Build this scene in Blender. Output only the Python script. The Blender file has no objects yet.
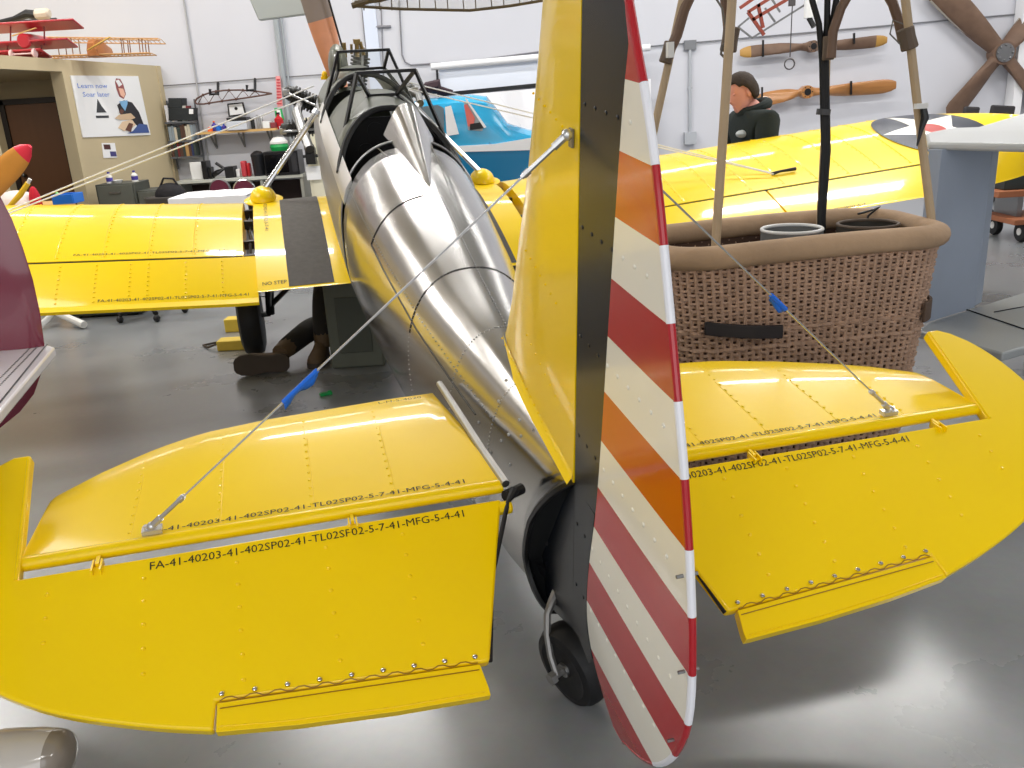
import bpy, bmesh, math, random
from mathutils import Vector, Matrix
random.seed(7)
scn = bpy.context.scene
COL = scn.collection
R = math.radians
V = Vector
pi = math.pi

# ---------------------------------------------------------------- camera
F = 870.0
HC = 1.57
pitch, roll = R(18.1), R(3.3)
cp, sp, cr, sr = math.cos(pitch), math.sin(pitch), math.cos(roll), math.sin(roll)
U0 = V((0, sp, cp)); XW = V((1, 0, 0)); FW = V((0, cp, -sp))
RT = cr * XW - sr * U0
UP = sr * XW + cr * U0
CP = V((0, 0, HC))
camd = bpy.data.cameras.new('camera'); cam = bpy.data.objects.new('camera', camd); COL.objects.link(cam)
camd.sensor_width = 36.0; camd.lens = F / 1024 * 36.0; camd.clip_start = .05; camd.clip_end = 100
m = Matrix.Identity(4)
for i in range(3):
    m[i][0] = RT[i]; m[i][1] = UP[i]; m[i][2] = -FW[i]; m[i][3] = CP[i]
cam.matrix_world = m
scn.camera = cam

def ray(px, py):
    return RT * ((px - 512) / F) + FW + UP * (-(py - 384) / F)
def Py(px, py, y):
    d = ray(px, py); return CP + d * (y / d.y)
def Pz(px, py, z):
    d = ray(px, py); return CP + d * ((z - HC) / d.z)

# aircraft frame: x right, y forward, z up, origin on the elevator hinge line
AM = Matrix(((0.97251114, -0.23067134, 0.03182489), (0.232815, 0.96063815, -0.15156359), (0.00438917, 0.15480659, 0.98793505)))
AO = CP + V((0.11344772, 2.01612649, -0.92706554))
AMT = AM.transposed()
def toA(p): return AMT @ (p - AO)
def fromA(p): return AM @ V(p) + AO
CA = toA(CP)
def hA(px, py, ax, v):
    d = AMT @ ray(px, py); return CA + d * ((v - CA[ax]) / d[ax])

# ---------------------------------------------------------------- materials
def nodes(name):
    mt = bpy.data.materials.new(name); mt.use_nodes = True
    nt = mt.node_tree; b = nt.nodes['Principled BSDF']
    return mt, nt, b
def lin(c):
    return tuple(((x / 12.92) if x <= .04045 else ((x + .055) / 1.055) ** 2.4) for x in [v / 255 for v in c]) + (1,)
MATS = {}
def mat(name, rgb, rough=.5, metal=0., coat=0., noise=0., nscale=8., bump=0., bscale=60., trans=0., emit=0., alpha=1., rnoise=0., stretch=None, spec=.5, ior=1.45):
    if name in MATS: return MATS[name]
    mt, nt, b = nodes(name)
    c = lin(rgb)
    b.inputs['Base Color'].default_value = c
    b.inputs['Roughness'].default_value = rough
    b.inputs['Metallic'].default_value = metal
    b.inputs['Coat Weight'].default_value = coat
    b.inputs['Coat Roughness'].default_value = .06
    b.inputs['Specular IOR Level'].default_value = spec
    b.inputs['Transmission Weight'].default_value = trans
    b.inputs['IOR'].default_value = ior
    b.inputs['Alpha'].default_value = alpha
    if emit:
        b.inputs['Emission Color'].default_value = c; b.inputs['Emission Strength'].default_value = emit
    if noise or bump or rnoise:
        tc = nt.nodes.new('ShaderNodeTexCoord'); mp = nt.nodes.new('ShaderNodeMapping')
        nt.links.new(tc.outputs['Object'], mp.inputs[0])
        if stretch: mp.inputs['Scale'].default_value = stretch
    if noise:
        n = nt.nodes.new('ShaderNodeTexNoise'); n.inputs['Scale'].default_value = nscale; n.inputs['Detail'].default_value = 6
        nt.links.new(mp.outputs[0], n.inputs['Vector'])
        mx = nt.nodes.new('ShaderNodeMix'); mx.data_type = 'RGBA'
        d = tuple(max(0, x * (1 - noise)) for x in c[:3]) + (1,); l = tuple(min(1, x * (1 + noise)) for x in c[:3]) + (1,)
        mx.inputs[6].default_value = d; mx.inputs[7].default_value = l
        nt.links.new(n.outputs['Fac'], mx.inputs[0]); nt.links.new(mx.outputs[2], b.inputs['Base Color'])
    if rnoise:
        n3 = nt.nodes.new('ShaderNodeTexNoise'); n3.inputs['Scale'].default_value = nscale; n3.inputs['Detail'].default_value = 5
        nt.links.new(mp.outputs[0], n3.inputs['Vector'])
        mr = nt.nodes.new('ShaderNodeMapRange'); mr.inputs[3].default_value = max(0, rough - rnoise); mr.inputs[4].default_value = rough + rnoise
        nt.links.new(n3.outputs['Fac'], mr.inputs[0]); nt.links.new(mr.outputs[0], b.inputs['Roughness'])
    if bump:
        n2 = nt.nodes.new('ShaderNodeTexNoise'); n2.inputs['Scale'].default_value = bscale; n2.inputs['Detail'].default_value = 3
        nt.links.new(mp.outputs[0], n2.inputs['Vector'])
        bp = nt.nodes.new('ShaderNodeBump'); bp.inputs['Strength'].default_value = bump; bp.inputs['Distance'].default_value = .01
        nt.links.new(n2.outputs['Fac'], bp.inputs['Height']); nt.links.new(bp.outputs[0], b.inputs['Normal'])
    MATS[name] = mt
    return mt

YEL = mat('yellow_aircraft_paint', (255, 214, 0), .3, coat=.4, spec=.2, noise=.03, nscale=4, bump=.10, bscale=5)
YELD = mat('yellow_edge_paint', (236, 188, 0), .3, coat=.1, spec=.35)
NAVY = mat('dark_navy_paint', (20, 24, 32), .26, coat=.05, spec=.3, noise=.2, nscale=6)
RED = mat('rudder_red_paint', (178, 22, 34), .22, coat=.5, noise=.06)
ORG = mat('rudder_orange_red', (200, 66, 10), .22, coat=.5, noise=.06)  # some of the red stripes take this more orange tone
WHT = mat('rudder_white_paint', (240, 236, 224), .25, coat=.4)
SILV = mat('bare_polished_aluminium', (172, 170, 168), .2, 1., rnoise=.08, noise=.16, nscale=6, bump=.07, bscale=9, stretch=(1, .35, 1))
SILV2 = mat('brushed_aluminium', (180, 180, 180), .33, 1., noise=.1)
CHR = mat('chrome_steel', (215, 215, 218), .12, 1.)
STEEL = mat('dull_steel', (135, 135, 135), .38, 1.)
OLIVE = mat('olive_drab_paint', (84, 88, 74), .38, coat=.2, noise=.12)
BLKP = mat('black_paint', (22, 22, 24), .35, noise=.2)
RUB = mat('black_rubber', (24, 24, 26), .6, bump=.1)
DARK = mat('dark_interior', (18, 20, 22), .6)
WALK = mat('grey_walkway_grit', (92, 88, 84), .85, noise=.25, nscale=30, bump=.3, bscale=200)
INK = mat('black_stencil_ink', (25, 22, 14), .6)
TAPE = mat('blue_masking_tape', (20, 110, 225), .6)
GLASS = mat('clear_glass', (235, 240, 240), .05, trans=1., alpha=.22)
WOOD = mat('varnished_wood', (172, 118, 66), .35, coat=.4, noise=.35, nscale=3, stretch=(1, 1, 9))
WOODL = mat('light_pine', (205, 165, 105), .5, noise=.2, nscale=6, stretch=(1, 6, 6))
WOODD = mat('worn_brown_wood', (112, 88, 72), .6, noise=.35, nscale=4, stretch=(2, 2, 2))
ORWOOD = mat('orange_wood_blade', (226, 152, 110), .4, coat=.3, noise=.2, nscale=5)
WHITE = mat('white_paint', (236, 236, 238), .5)
CREAM = mat('cream_paint', (222, 216, 192), .5)
BEIGE = mat('beige_wall_paint', (196, 180, 146), .8, noise=.05, nscale=2, bump=.05)
WALLM = mat('white_wall_paint', (205, 206, 213), .75, noise=.04, nscale=1.2, bump=.08, bscale=5)
PLAS = mat('white_plastic', (230, 230, 228), .35)
GREYP = mat('blue_grey_primer', (158, 168, 184), .42, noise=.12, nscale=3, bump=.06, bscale=4)
GREYL = mat('light_grey_primer', (186, 188, 188), .38, noise=.06, nscale=3)
GREYD = mat('grey_plate_paint', (156, 160, 162), .35, noise=.06, nscale=3)
MAROON = mat('maroon_paint', (118, 28, 52), .16, coat=.8, noise=.12, nscale=3)
TEAL = mat('sky_blue_paint', (44, 160, 206), .25, coat=.5)
TEALD = mat('deep_blue_paint', (4, 112, 160), .25, coat=.5)
BROWN = mat('brown_door_paint', (118, 80, 52), .5, noise=.15, nscale=2, stretch=(4, 1, .4))
SUEDE = mat('tan_suede_padding', (172, 144, 116), .85, noise=.45, nscale=3.5, bump=.3, bscale=40)
WICK = mat('brown_wicker', (180, 148, 126), .6, noise=.4, nscale=14, bump=.15, bscale=60)
WICKD = mat('dark_wicker_stake', (128, 98, 80), .7, noise=.3, nscale=10)
CANE = mat('pale_cane_pole', (178, 156, 126), .5, noise=.15, nscale=6)
LEATH = mat('brown_leather', (96, 82, 70), .7, noise=.3, nscale=10, bump=.2)
SKIN = mat('skin', (226, 158, 142), .55, noise=.06)
HAIR = mat('brown_hair', (52, 40, 30), .8, noise=.4, nscale=40, bump=.5, bscale=80)
HOOD = mat('dark_green_fabric', (30, 38, 36), .9, noise=.2, bump=.2)
JEAN = mat('dark_denim', (44, 48, 56), .9, noise=.2, bump=.15)
TROU = mat('dark_grey_trousers', (40, 38, 36), .9, noise=.25, bump=.2)
BOOTM = mat('brown_boot_leather', (92, 74, 52), .7, noise=.3)
SOLE = mat('boot_sole_rubber', (66, 56, 46), .8, noise=.2)
GRBOX = mat('grey_green_paint', (96, 100, 88), .6, noise=.15)
CHOCK = mat('yellow_wood_chock', (220, 190, 70), .6, noise=.15)
GREEN = mat('green_plastic', (30, 165, 85), .4)
REDP = mat('red_plastic', (178, 24, 34), .35)
PINK = mat('faded_pink_print', (230, 150, 150), .6)
BLUEP = mat('blue_plastic', (28, 110, 205), .4)
PURP = mat('purple_label', (70, 60, 150), .5)
ORANGE = mat('orange_plastic', (236, 110, 50), .5)
SHEET = mat('white_fabric_sheet', (236, 236, 240), .85, bump=.4, bscale=3)
TRANSW = mat('translucent_wing_fabric', (225, 222, 212), .7, alpha=.35)
CLEARP = mat('grey_clear_plastic', (190, 186, 176), .12, coat=1., alpha=.8)
PAPER = mat('paper_white', (240, 240, 240), .7)
RUST = mat('red_brown_tube', (140, 62, 46), .55, noise=.2)
BLUET = mat('blue_print', (84, 128, 214), .6)

def floor_mat():
    mt, nt, b = nodes('polished_grey_concrete')
    tc = nt.nodes.new('ShaderNodeTexCoord')
    n = nt.nodes.new('ShaderNodeTexNoise'); n.inputs['Scale'].default_value = .9; n.inputs['Detail'].default_value = 8; n.inputs['Roughness'].default_value = .6
    n2 = nt.nodes.new('ShaderNodeTexNoise'); n2.inputs['Scale'].default_value = 30; n2.inputs['Detail'].default_value = 6
    nt.links.new(tc.outputs['Object'], n.inputs['Vector']); nt.links.new(tc.outputs['Object'], n2.inputs['Vector'])
    r = nt.nodes.new('ShaderNodeValToRGB'); r.color_ramp.elements[0].position = .3; r.color_ramp.elements[1].position = .72
    r.color_ramp.elements[0].color = lin((122, 125, 128)); r.color_ramp.elements[1].color = lin((146, 149, 152))
    nt.links.new(n.outputs['Fac'], r.inputs[0])
    mx = nt.nodes.new('ShaderNodeMix'); mx.data_type = 'RGBA'; mx.blend_type = 'MULTIPLY'; mx.inputs[0].default_value = .18
    nt.links.new(r.outputs[0], mx.inputs[6]); nt.links.new(n2.outputs['Color'], mx.inputs[7]); nt.links.new(mx.outputs[2], b.inputs['Base Color'])
    mr = nt.nodes.new('ShaderNodeMapRange'); mr.inputs[3].default_value = .2; mr.inputs[4].default_value = .38
    nt.links.new(n.outputs['Fac'], mr.inputs[0]); nt.links.new(mr.outputs[0], b.inputs['Roughness'])
    b.inputs['Coat Weight'].default_value = .55; b.inputs['Coat Roughness'].default_value = .22; b.inputs['IOR'].default_value = 1.6
    bp = nt.nodes.new('ShaderNodeBump'); bp.inputs['Strength'].default_value = .03
    nt.links.new(n2.outputs['Fac'], bp.inputs['Height']); nt.links.new(bp.outputs[0], b.inputs['Normal'])
    return mt
FLOOR = floor_mat()

# ---------------------------------------------------------------- mesh builder
class MB:
    def __init__(s): s.v = []; s.f = []; s.m = []; s.cur = 0; s.sm = []; s.smooth = False
    def add(s, vs, fs, sm=None):
        o = len(s.v); s.v += [V(p) for p in vs]
        for f in fs:
            s.f.append([i + o for i in f]); s.m.append(s.cur); s.sm.append(s.smooth if sm is None else sm)
        return s
    def box(s, c, size, rot=None):
        c = V(c); h = V(size) / 2
        pts = [V((x, y, z)) for x in (-h.x, h.x) for y in (-h.y, h.y) for z in (-h.z, h.z)]
        if rot is not None: pts = [rot @ p for p in pts]
        return s.add([c + p for p in pts], [(0, 1, 3, 2), (4, 6, 7, 5), (0, 4, 5, 1), (2, 3, 7, 6), (0, 2, 6, 4), (1, 5, 7, 3)], False)
    def bar(s, a, b, w, h=None, up=(0, 0, 1)):
        a, b = V(a), V(b); h = h or w
        d = (b - a); L = d.length; d.normalize(); u = V(up)
        if abs(d.dot(u)) > .98: u = V((1, 0, 0))
        x = d.cross(u).normalized(); z = x.cross(d)
        return s.box((a + b) / 2, (w, L, h), Matrix((x, d, z)).transposed())
    def tube(s, pts, r, n=8, cap=True):
        pts = [V(p) for p in pts]; k = len(pts)
        rr = r if isinstance(r, (list, tuple)) else [r] * k
        vs = []; fs = []; prev = None
        for i, p in enumerate(pts):
            t = (pts[min(i + 1, k - 1)] - pts[max(i - 1, 0)])
            if t.length < 1e-9: t = V((0, 0, 1))
            t.normalize()
            if prev is None:
                a = V((0, 0, 1)) if abs(t.z) < .9 else V((1, 0, 0))
                x = t.cross(a).normalized()
            else:
                x = (prev - t * prev.dot(t))
                x = x.normalized() if x.length > 1e-6 else t.cross(V((0, 0, 1))).normalized()
            prev = x; y = t.cross(x)
            vs += [p + (x * math.cos(2 * pi * j / n) + y * math.sin(2 * pi * j / n)) * rr[i] for j in range(n)]
        for i in range(k - 1):
            for j in range(n):
                a = i * n + j; b = i * n + (j + 1) % n
                fs.append((a, b, b + n, a + n))
        if cap: fs += [tuple(range(n - 1, -1, -1)), tuple(range((k - 1) * n, k * n))]
        return s.add(vs, fs, True)
    def loft(s, rings, closed=True, cap=(True, True), sm=True, loop=False):
        n = len(rings[0]); vs = [p for r in rings for p in r]; fs = []; k = len(rings)
        for i in range(k if loop else k - 1):
            i2 = (i + 1) % k
            for j in range(n if closed else n - 1):
                a = i * n + j; b = i * n + (j + 1) % n; c = i2 * n + (j + 1) % n; d = i2 * n + j
                fs.append((a, b, c, d))
        if closed and not loop:
            if cap[0]: fs.append(tuple(range(n - 1, -1, -1)))
            if cap[1]: fs.append(tuple(range((k - 1) * n, k * n)))
        return s.add(vs, fs, sm)
    def prism(s, poly, to, a, b, sm=False):
        # poly: 2D points; to(u, v, w) -> 3D ; w from a to b
        n = len(poly)
        vs = [to(u, v, a) for u, v in poly] + [to(u, v, b) for u, v in poly]
        fs = [tuple(range(n - 1, -1, -1)), tuple(range(n, 2 * n))] + [(j, (j + 1) % n, (j + 1) % n + n, j + n) for j in range(n)]
        return s.add(vs, fs, sm)
    def sphere(s, c, r, n=10, k=6, half=False, axes=None):
        c = V(c); r = V((r, r, r)) if not hasattr(r, '__len__') else V(r)
        rings = []
        for i in range(k + 1):
            th = pi * i / k * (.5 if half else 1)
            rings.append([V((math.sin(th) * math.cos(2 * pi * j / n) * r.x, math.sin(th) * math.sin(2 * pi * j / n) * r.y, math.cos(th) * r.z)) for j in range(n)])
        if axes is not None: rings = [[axes @ p for p in q] for q in rings]
        rings = [[c + p for p in q] for q in rings]
        return s.loft(rings, cap=(False, half))
    def lathe(s, prof, c, axis=(0, 0, 1), n=24):
        # prof: (r, h) pairs along axis
        ax = V(axis).normalized(); a = V((0, 0, 1)) if abs(ax.z) < .9 else V((1, 0, 0))
        x = ax.cross(a).normalized(); y = ax.cross(x); c = V(c)
        rings = [[c + ax * h + (x * math.cos(2 * pi * j / n) + y * math.sin(2 * pi * j / n)) * max(r, 1e-4) for j in range(n)] for r, h in prof]
        return s.loft(rings)
    def build(s, name, mats, parent=None, loc=None, auto=35, bevel=0, offs=None):
        me = bpy.data.meshes.new(name)
        off = V(offs) if offs is not None else V((0, 0, 0))
        me.from_pydata([p - off for p in s.v], [], s.f)
        mats = mats if isinstance(mats, (list, tuple)) else [mats]
        for q in mats: me.materials.append(q)
        for i, p in enumerate(me.polygons):
            p.material_index = min(s.m[i], len(mats) - 1); p.use_smooth = s.sm[i] or bevel > 0
        bm = bmesh.new(); bm.from_mesh(me); bmesh.ops.recalc_face_normals(bm, faces=bm.faces); bm.to_mesh(me); bm.free()
        me.set_sharp_from_angle(angle=R(auto))
        o = bpy.data.objects.new(name, me); COL.objects.link(o)
        if offs is not None: o.location = off
        if parent: o.parent = parent
        if loc is not None: o.location = loc
        if bevel:
            bv = o.modifiers.new('bevel', 'BEVEL'); bv.width = bevel; bv.segments = 2; bv.limit_method = 'ANGLE'
            bv.angle_limit = R(40)
        return o
def tag(o, label, cat=None, group=None, kind=None):
    if label: o['label'] = label
    if cat: o['category'] = cat
    if group: o['group'] = group
    if kind: o['kind'] = kind
    return o
def empty(name, loc, rot=None, label=None, cat=None, group=None):
    o = bpy.data.objects.new(name, None); COL.objects.link(o)
    M4 = (rot.to_4x4() if rot is not None else Matrix.Identity(4)); M4.translation = V(loc)
    o.matrix_world = M4; o.empty_display_size = .1
    return tag(o, label, cat, group)
def copy_tree(o, parent=None):
    c = o.copy(); COL.objects.link(c); c.parent = parent
    for ch in [x for x in bpy.data.objects if x.parent == o]: copy_tree(ch, c)
    return c
def text_mesh(s, size):
    cu = bpy.data.curves.new('t', 'FONT'); cu.body = s; cu.size = size; cu.resolution_u = 2
    ob = bpy.data.objects.new('t', cu); COL.objects.link(ob)
    dg = bpy.context.evaluated_depsgraph_get()
    me = bpy.data.meshes.new_from_object(ob.evaluated_get(dg))
    vs = [v.co.copy() for v in me.vertices]; fs = [tuple(p.vertices) for p in me.polygons]
    bpy.data.objects.remove(ob); bpy.data.curves.remove(cu); bpy.data.meshes.remove(me)
    return vs, fs
def add_text(mb, s, size, fn, width=None):
    vs, fs = text_mesh(s, size)
    w = max(v.x for v in vs); k = (width / w) if width else 1
    mb.add([fn(v.x * k, v.y) for v in vs], fs, False)
def mirror(pts): return [(-a, b) for a, b in pts]

# ---------------------------------------------------------------- setting
YB = 12.5
def struct(o, label=None):
    o['kind'] = 'structure'
    if label: o['label'] = label
    return o
XL, XR, YR, HT = -9.5, 10.5, -6.0, 4.9
struct(MB().box(((XL + XR) / 2, (YB + YR) / 2, -.05), (XR - XL + .4, YB - YR + .4, .1)).build('floor', FLOOR), 'polished grey concrete hangar floor with soft light reflections')
struct(MB().box(((XL + XR) / 2, YB + .1, HT / 2), (XR - XL, .2, HT)).build('wall_back', WALLM), 'white hangar back wall behind the propellers and the shelf')
struct(MB().box((XL - .1, (YB + YR) / 2, HT / 2), (.2, YB - YR, HT)).build('wall_left', WALLM))
struct(MB().box((XR + .1, (YB + YR) / 2, HT / 2), (.2, YB - YR, HT)).build('wall_right', WALLM))
struct(MB().box(((XL + XR) / 2, YR - .1, HT / 2), (XR - XL, .2, HT)).build('wall_front', WALLM))
struct(MB().box(((XL + XR) / 2, (YB + YR) / 2, HT + .1), (XR - XL + .4, YB - YR + .4, .2)).build('ceiling', mat('ceiling_white', (214, 214, 212), .8)))

# office partition (beige)
ZP = 2.25
pa = Pz(0, 55, ZP); pb = Pz(160, 66, ZP)
pd = (pb - pa).normalized(); pd.z = 0
pn = V((pd.y, -pd.x, 0)).normalized()       # facing the hall (+x side)
def Pp(px, py, off=0.):
    d = ray(px, py); o = pa + pn * off; t = (o - CP).dot(pn) / d.dot(pn); return CP + d * t
def sp_(p): return (p - pa).dot(pd)
pc = pa + pd * ((YB - pa.y) / pd.y)
s_end = sp_(pc)
s0 = sp_(Pp(-8, 110)); s1 = sp_(Pp(75, 135)); zt = Pp(62, 71.5).z
def T(s, z, w): return V((pa.x, pa.y, 0)) + pd * s + V((0, 0, z)) + pn * w
pw = MB()
sS = -4.2
pw.prism([(sS, 0), (s0, 0), (s0, zt), (s1, zt), (s1, 0), (s_end, 0), (s_end, ZP), (sS, ZP)], T, -.14, 0)
struct(pw.build('wall_office', BEIGE), 'beige office partition wall with doorway opening on the left')
rb = MB(); a_ = T(sS, 0, 0)
rb.add([T(sS, ZP - .1, -.14), T(s_end, ZP - .1, -.14), V((XL, YB, ZP - .1)), V((XL, a_.y, ZP - .1)), T(sS, ZP, -.14), T(s_end, ZP, -.14), V((XL, YB, ZP)), V((XL, a_.y, ZP))],
       [(0, 1, 2, 3), (4, 7, 6, 5), (0, 4, 5, 1), (1, 5, 6, 2), (2, 6, 7, 3), (3, 7, 4, 0)], False)
struct(rb.build('trim_1', BEIGE), 'flat beige office roof that carries the model aeroplanes')
# inner office back wall with door
d0 = Py(4, 104, 12.3); d1 = Py(56, 101.5, 12.3)
bk = MB().box(((XL + pc.x) / 2, 12.42, ZP / 2), (pc.x - XL, .12, ZP))
struct(bk.build('wall_office_back', BEIGE))
dr = MB(); dr.box(((d0.x + d1.x) / 2, 12.33, 1.86 / 2), (d1.x - d0.x, .05, 1.86))
drO = dr.build('door_1', BROWN); struct(drO, 'dark brown office door seen through the partition opening')
fr = MB()
fr.box((d0.x - .035, 12.32, .95), (.07, .08, 1.94)).box((d1.x + .035, 12.32, .95), (.07, .08, 1.94)).box(((d0.x + d1.x) / 2, 12.32, 1.9), (d1.x - d0.x + .14, .08, .07))
fr.build('door_frame', mat('dark_frame', (40, 30, 24), .5), drO)
hd = MB().sphere((d0.x + .07, 12.27, .95), .03); hd.tube([(d0.x + .07, 12.31, .95), (d0.x + .07, 12.27, .95)], .012)
hd.build('door_handle', STEEL, drO)

# wall trims: conduits and seams
def trim(n, mb, m_, label): return struct(mb.build('trim_%d' % n, m_), label)
yw = YB - .02
t = MB(); t.tube([Py(600, 50.5, yw), Py(689, 43, yw), Py(1024, 13.5, yw), Py(1180, 2, yw)], .009)
t.box(Py(690, 45, yw), (.16, .06, .12)); trim(2, t, mat('conduit_grey', (120, 122, 126), .5), 'thin grey conduit running across the right part of the back wall')
t = MB(); t.tube([Py(690, 47, yw - .01), Py(690, 132, yw - .01)], .02); t.box(Py(690, 88, yw - .01), (.06, .03, .03))
t.box(Py(690, 138, yw - .02), (.16, .09, .16)); trim(3, t, mat('conduit_light', (176, 180, 186), .4), 'vertical grey conduit dropping to a socket box on the back wall')
t = MB(); t.tube([Py(183, -4, yw), Py(213, 190, yw)], .012); trim(4, t, mat('seam_grey', (170, 170, 172), .6), 'thin vertical seam line beside the book rack')
t = MB(); t.tube([Py(274, 5, yw - .04), Py(292, 150, yw - .04)], .04); t.tube([Py(279.5, 5, yw - .03), Py(297, 150, yw - .03)], .014)
trim(5, t, mat('pipe_grey', (160, 166, 170), .35), 'pair of vertical grey pipes behind the wing rib shelf')
t = MB(); t.tube([Py(160, 86, yw), Py(270, 78, yw), Py(330, 74, yw)], .006); trim(6, t, mat('seam_dark', (110, 108, 106), .6), 'thin dark horizontal wall seam above the shelf')
t = MB(); t.tube([Py(362, 5, yw), Py(368, 70, yw)], .012); t.tube([Py(381, 5, yw), Py(384, 90, yw)], .008)
t.tube([Py(399, 0, yw), Py(402, 55, yw), Py(405, 62, yw), Py(411, 65, yw), Py(470, 61, yw), Py(545, 51, yw)], .01)
t.tube([Py(376, 27, yw), Py(391, 26.5, yw)], .018)
trim(7, t, mat('seam_mid', (128, 128, 134), .6), 'dark outline of the white wall panel with a rounded corner')
t = MB(); t.box(Py(375, 70, yw), (.17, .03, 2.2)); trim(8, t, mat('bluish_white', (214, 222, 238), .5), 'bluish white vertical wall post beside the panel')
t = MB(); t.box(Py(1018, 60, yw - .1), (.12, .2, 2.6)); trim(9, t, WHITE, 'white vertical post at the right end of the back wall')

# ---------------------------------------------------------------- trainer aeroplane
gp = V((AO.x, AO.y, 0))
plane = empty('trainer_airplane', gp, AM, 'silver and yellow vintage trainer aeroplane seen from its red and white striped tail', 'airplane')
OFF = AMT @ (AO - gp)
def pbuild(mb, name, mats, parent=None, label=None, **k):
    o = mb.build(name, mats, parent or plane, **k)
    if parent is None: o.location = OFF
    if label: o['label'] = label
    return o

# fuselage sections
FS = [(-.04, .105, -.0, .03, 2.0), (.06, .112, -.30, .07, 2.1), (.14, .118, -.46, .088, 2.1), (.3, .135, -.50, .12, 2.1), (.62, .175, -.53, .175, 2.2), (1.0, .21, -.55, .23, 2.3), (1.5, .275, -.58, .285, 2.3),
      (2.0, .335, -.60, .325, 2.3), (2.5, .385, -.62, .345, 2.35), (3.1, .44, -.63, .352, 2.35), (3.7, .46, -.63, .352, 2.3), (4.3, .475, -.62, .345, 2.2), (4.9, .47, -.56, .33, 2.1), (5.25, .42, -.46, .29, 2.0)]
def fsec(y):
    if y <= FS[0][0]: return FS[0][1:]
    for i in range(len(FS) - 1):
        if FS[i][0] <= y <= FS[i + 1][0]:
            t = (y - FS[i][0]) / (FS[i + 1][0] - FS[i][0])
            return tuple(FS[i][k] * (1 - t) + FS[i + 1][k] * t for k in range(1, 5))
    return FS[-1][1:]
def fpt(y, a, g=0.):     # a: angle from top, positive to right
    zt_, zb, hw, e = fsec(y); cz = (zt_ + zb) / 2 + .04; 
    s, c = math.sin(a), math.cos(a)
    h = (zt_ - cz) if c > 0 else (cz - zb)
    r = (abs(s) ** e + abs(c) ** e) ** (-1 / e)
    return V((s * r * (hw + g), y, cz + c * r * (h + g)))
def arc_ring(y, a0, a1, n, g=0.): return [fpt(y, a0 + (a1 - a0) * i / n, g) for i in range(n + 1)]
ys = [-.04 + .05 * i for i in range(3)] + [.1 + .1 * i for i in range(25)]
ys = [y for y in ys if y <= 2.5]
rear = MB()
rings = [[fpt(y, 2 * pi * i / 48) for i in range(48)] for y in ys if y >= .14]
# rear opening edge: slanted, lower part starts further forward
def endring(k):
    out = []
    for i in range(48):
        a = 2 * pi * i / 48; c = math.cos(a)
        y = .14 - .29 * (max(0, (c + 1) / 2)) ** 1.6 - .10 * max(0, -c - .55) * 2
        y = .14 + (y - .14) * k
        p = fpt(.14, a); q = V((p.x * (1 - .35 * k * (c + 1) / 2), y, p.z - (.14 - y) * .05)); out.append(q)
    return out
rings = [endring(1), endring(.6), endring(.3)] + rings
rear.loft(rings, cap=(False, False))
# panel seams and rivet rows on the metal skin
def rivets(mb, pts, r=.003, h=.7, nrm=None):
    for p in pts:
        if nrm: mb.sphere(p, r, 6, 3)
        else: mb.sphere(p, r, 6, 3)
rv = MB()
rivets(rv, [fpt(.5 + .02 * i, .0 + .10) for i in range(62)], .0035)
rivets(rv, [fpt(1.76 + .02 * i, -.10 - .30 * i / 38) for i in range(38)], .0035)
rivets(rv, [fpt(1.76 + .02 * i, .26 + .10 * i / 38) for i in range(38)], .0035)
for yy in (.32, .62, 1.06):
    rivets(rv, [fpt(yy, -1.9 + .05 * i) for i in range(76)], .0028)
rivets(rv, [fpt(.34 + .03 * i, -.95) for i in range(70)], .003)
for q in ((.22, -.9), (.2, -.6), (.18, -1.2), (.26, -1.5), (.16, -.75), (.25, -1.05), (.22, -1.7), (.12, -.5), (.3, -1.3), (.33, -.7), (.36, -.4), (.4, -1.15)): rv.sphere(fpt(*q), .005, 6, 4)
fus = pbuild(rear, 'fuselage', SILV, auto=50)
fus.modifiers.new('solid', 'SOLIDIFY').thickness = .004
pbuild(rv, 'rivet_row', SILV2, fus)['kind'] = 'stuff'
sm_ = MB()
for pts in ([fpt(1.75, -.12 - .06 * i, .001) for i in range(16)], [fpt(1.06, -1.2 + .1 * i, .0008) for i in range(25)], [fpt(1.75 - .04 * i, -1.02 - .003 * i, .001) for i in range(34)]):
    sm_.tube(pts, .0022, 5)
pbuild(sm_, 'panel_seam', BLKP, fus)
# forward body shell (metal, U shaped) and olive deck
SA = 1.02
def sill(y): return SA
body = MB(); yy = [2.5 + .1 * i for i in range(28)]
body.loft([arc_ring(y, SA + .0, 2 * pi - SA, 34) for y in yy], closed=False, cap=(False, False))
ob = pbuild(body, 'forward_fuselage', SILV2, auto=50); ob.modifiers.new('solid', 'SOLIDIFY').thickness = .006
cs = MB()
for s in (-1, 1):
    cs.loft([[fpt(y, s * (SA - .17), .006), fpt(y, s * (SA - .05), .012), fpt(y, s * (SA + .06), .010), fpt(y, s * (SA + .12), .0), fpt(y, s * (SA - .1), -.012)] for y in [2.42 + .1 * i for i in range(20)]])
pbuild(cs, 'cockpit_sill', mat('satin_sill', (226, 226, 224), .35, .8), label='polished metal strip along the cockpit edge')
def deck(y0, y1, n=7, lowS=SA - .02, cut0=0., cut1=0.):
    mb = MB(); rg = []
    for i in range(n):
        y = y0 + (y1 - y0) * i / (n - 1); ring = []
        for j in range(25):
            a = -lowS + 2 * lowS * j / 24; k = 1 - abs(a) / lowS
            yy_ = y
            if i == 0: yy_ = y - cut0 * (1 - k) ** 2 * .8
            if i == n - 1: yy_ = y + cut1 * (1 - k)
            ring.append(fpt(yy_, a))
        rg.append(ring)
    mb.loft(rg, closed=False); return mb
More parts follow.
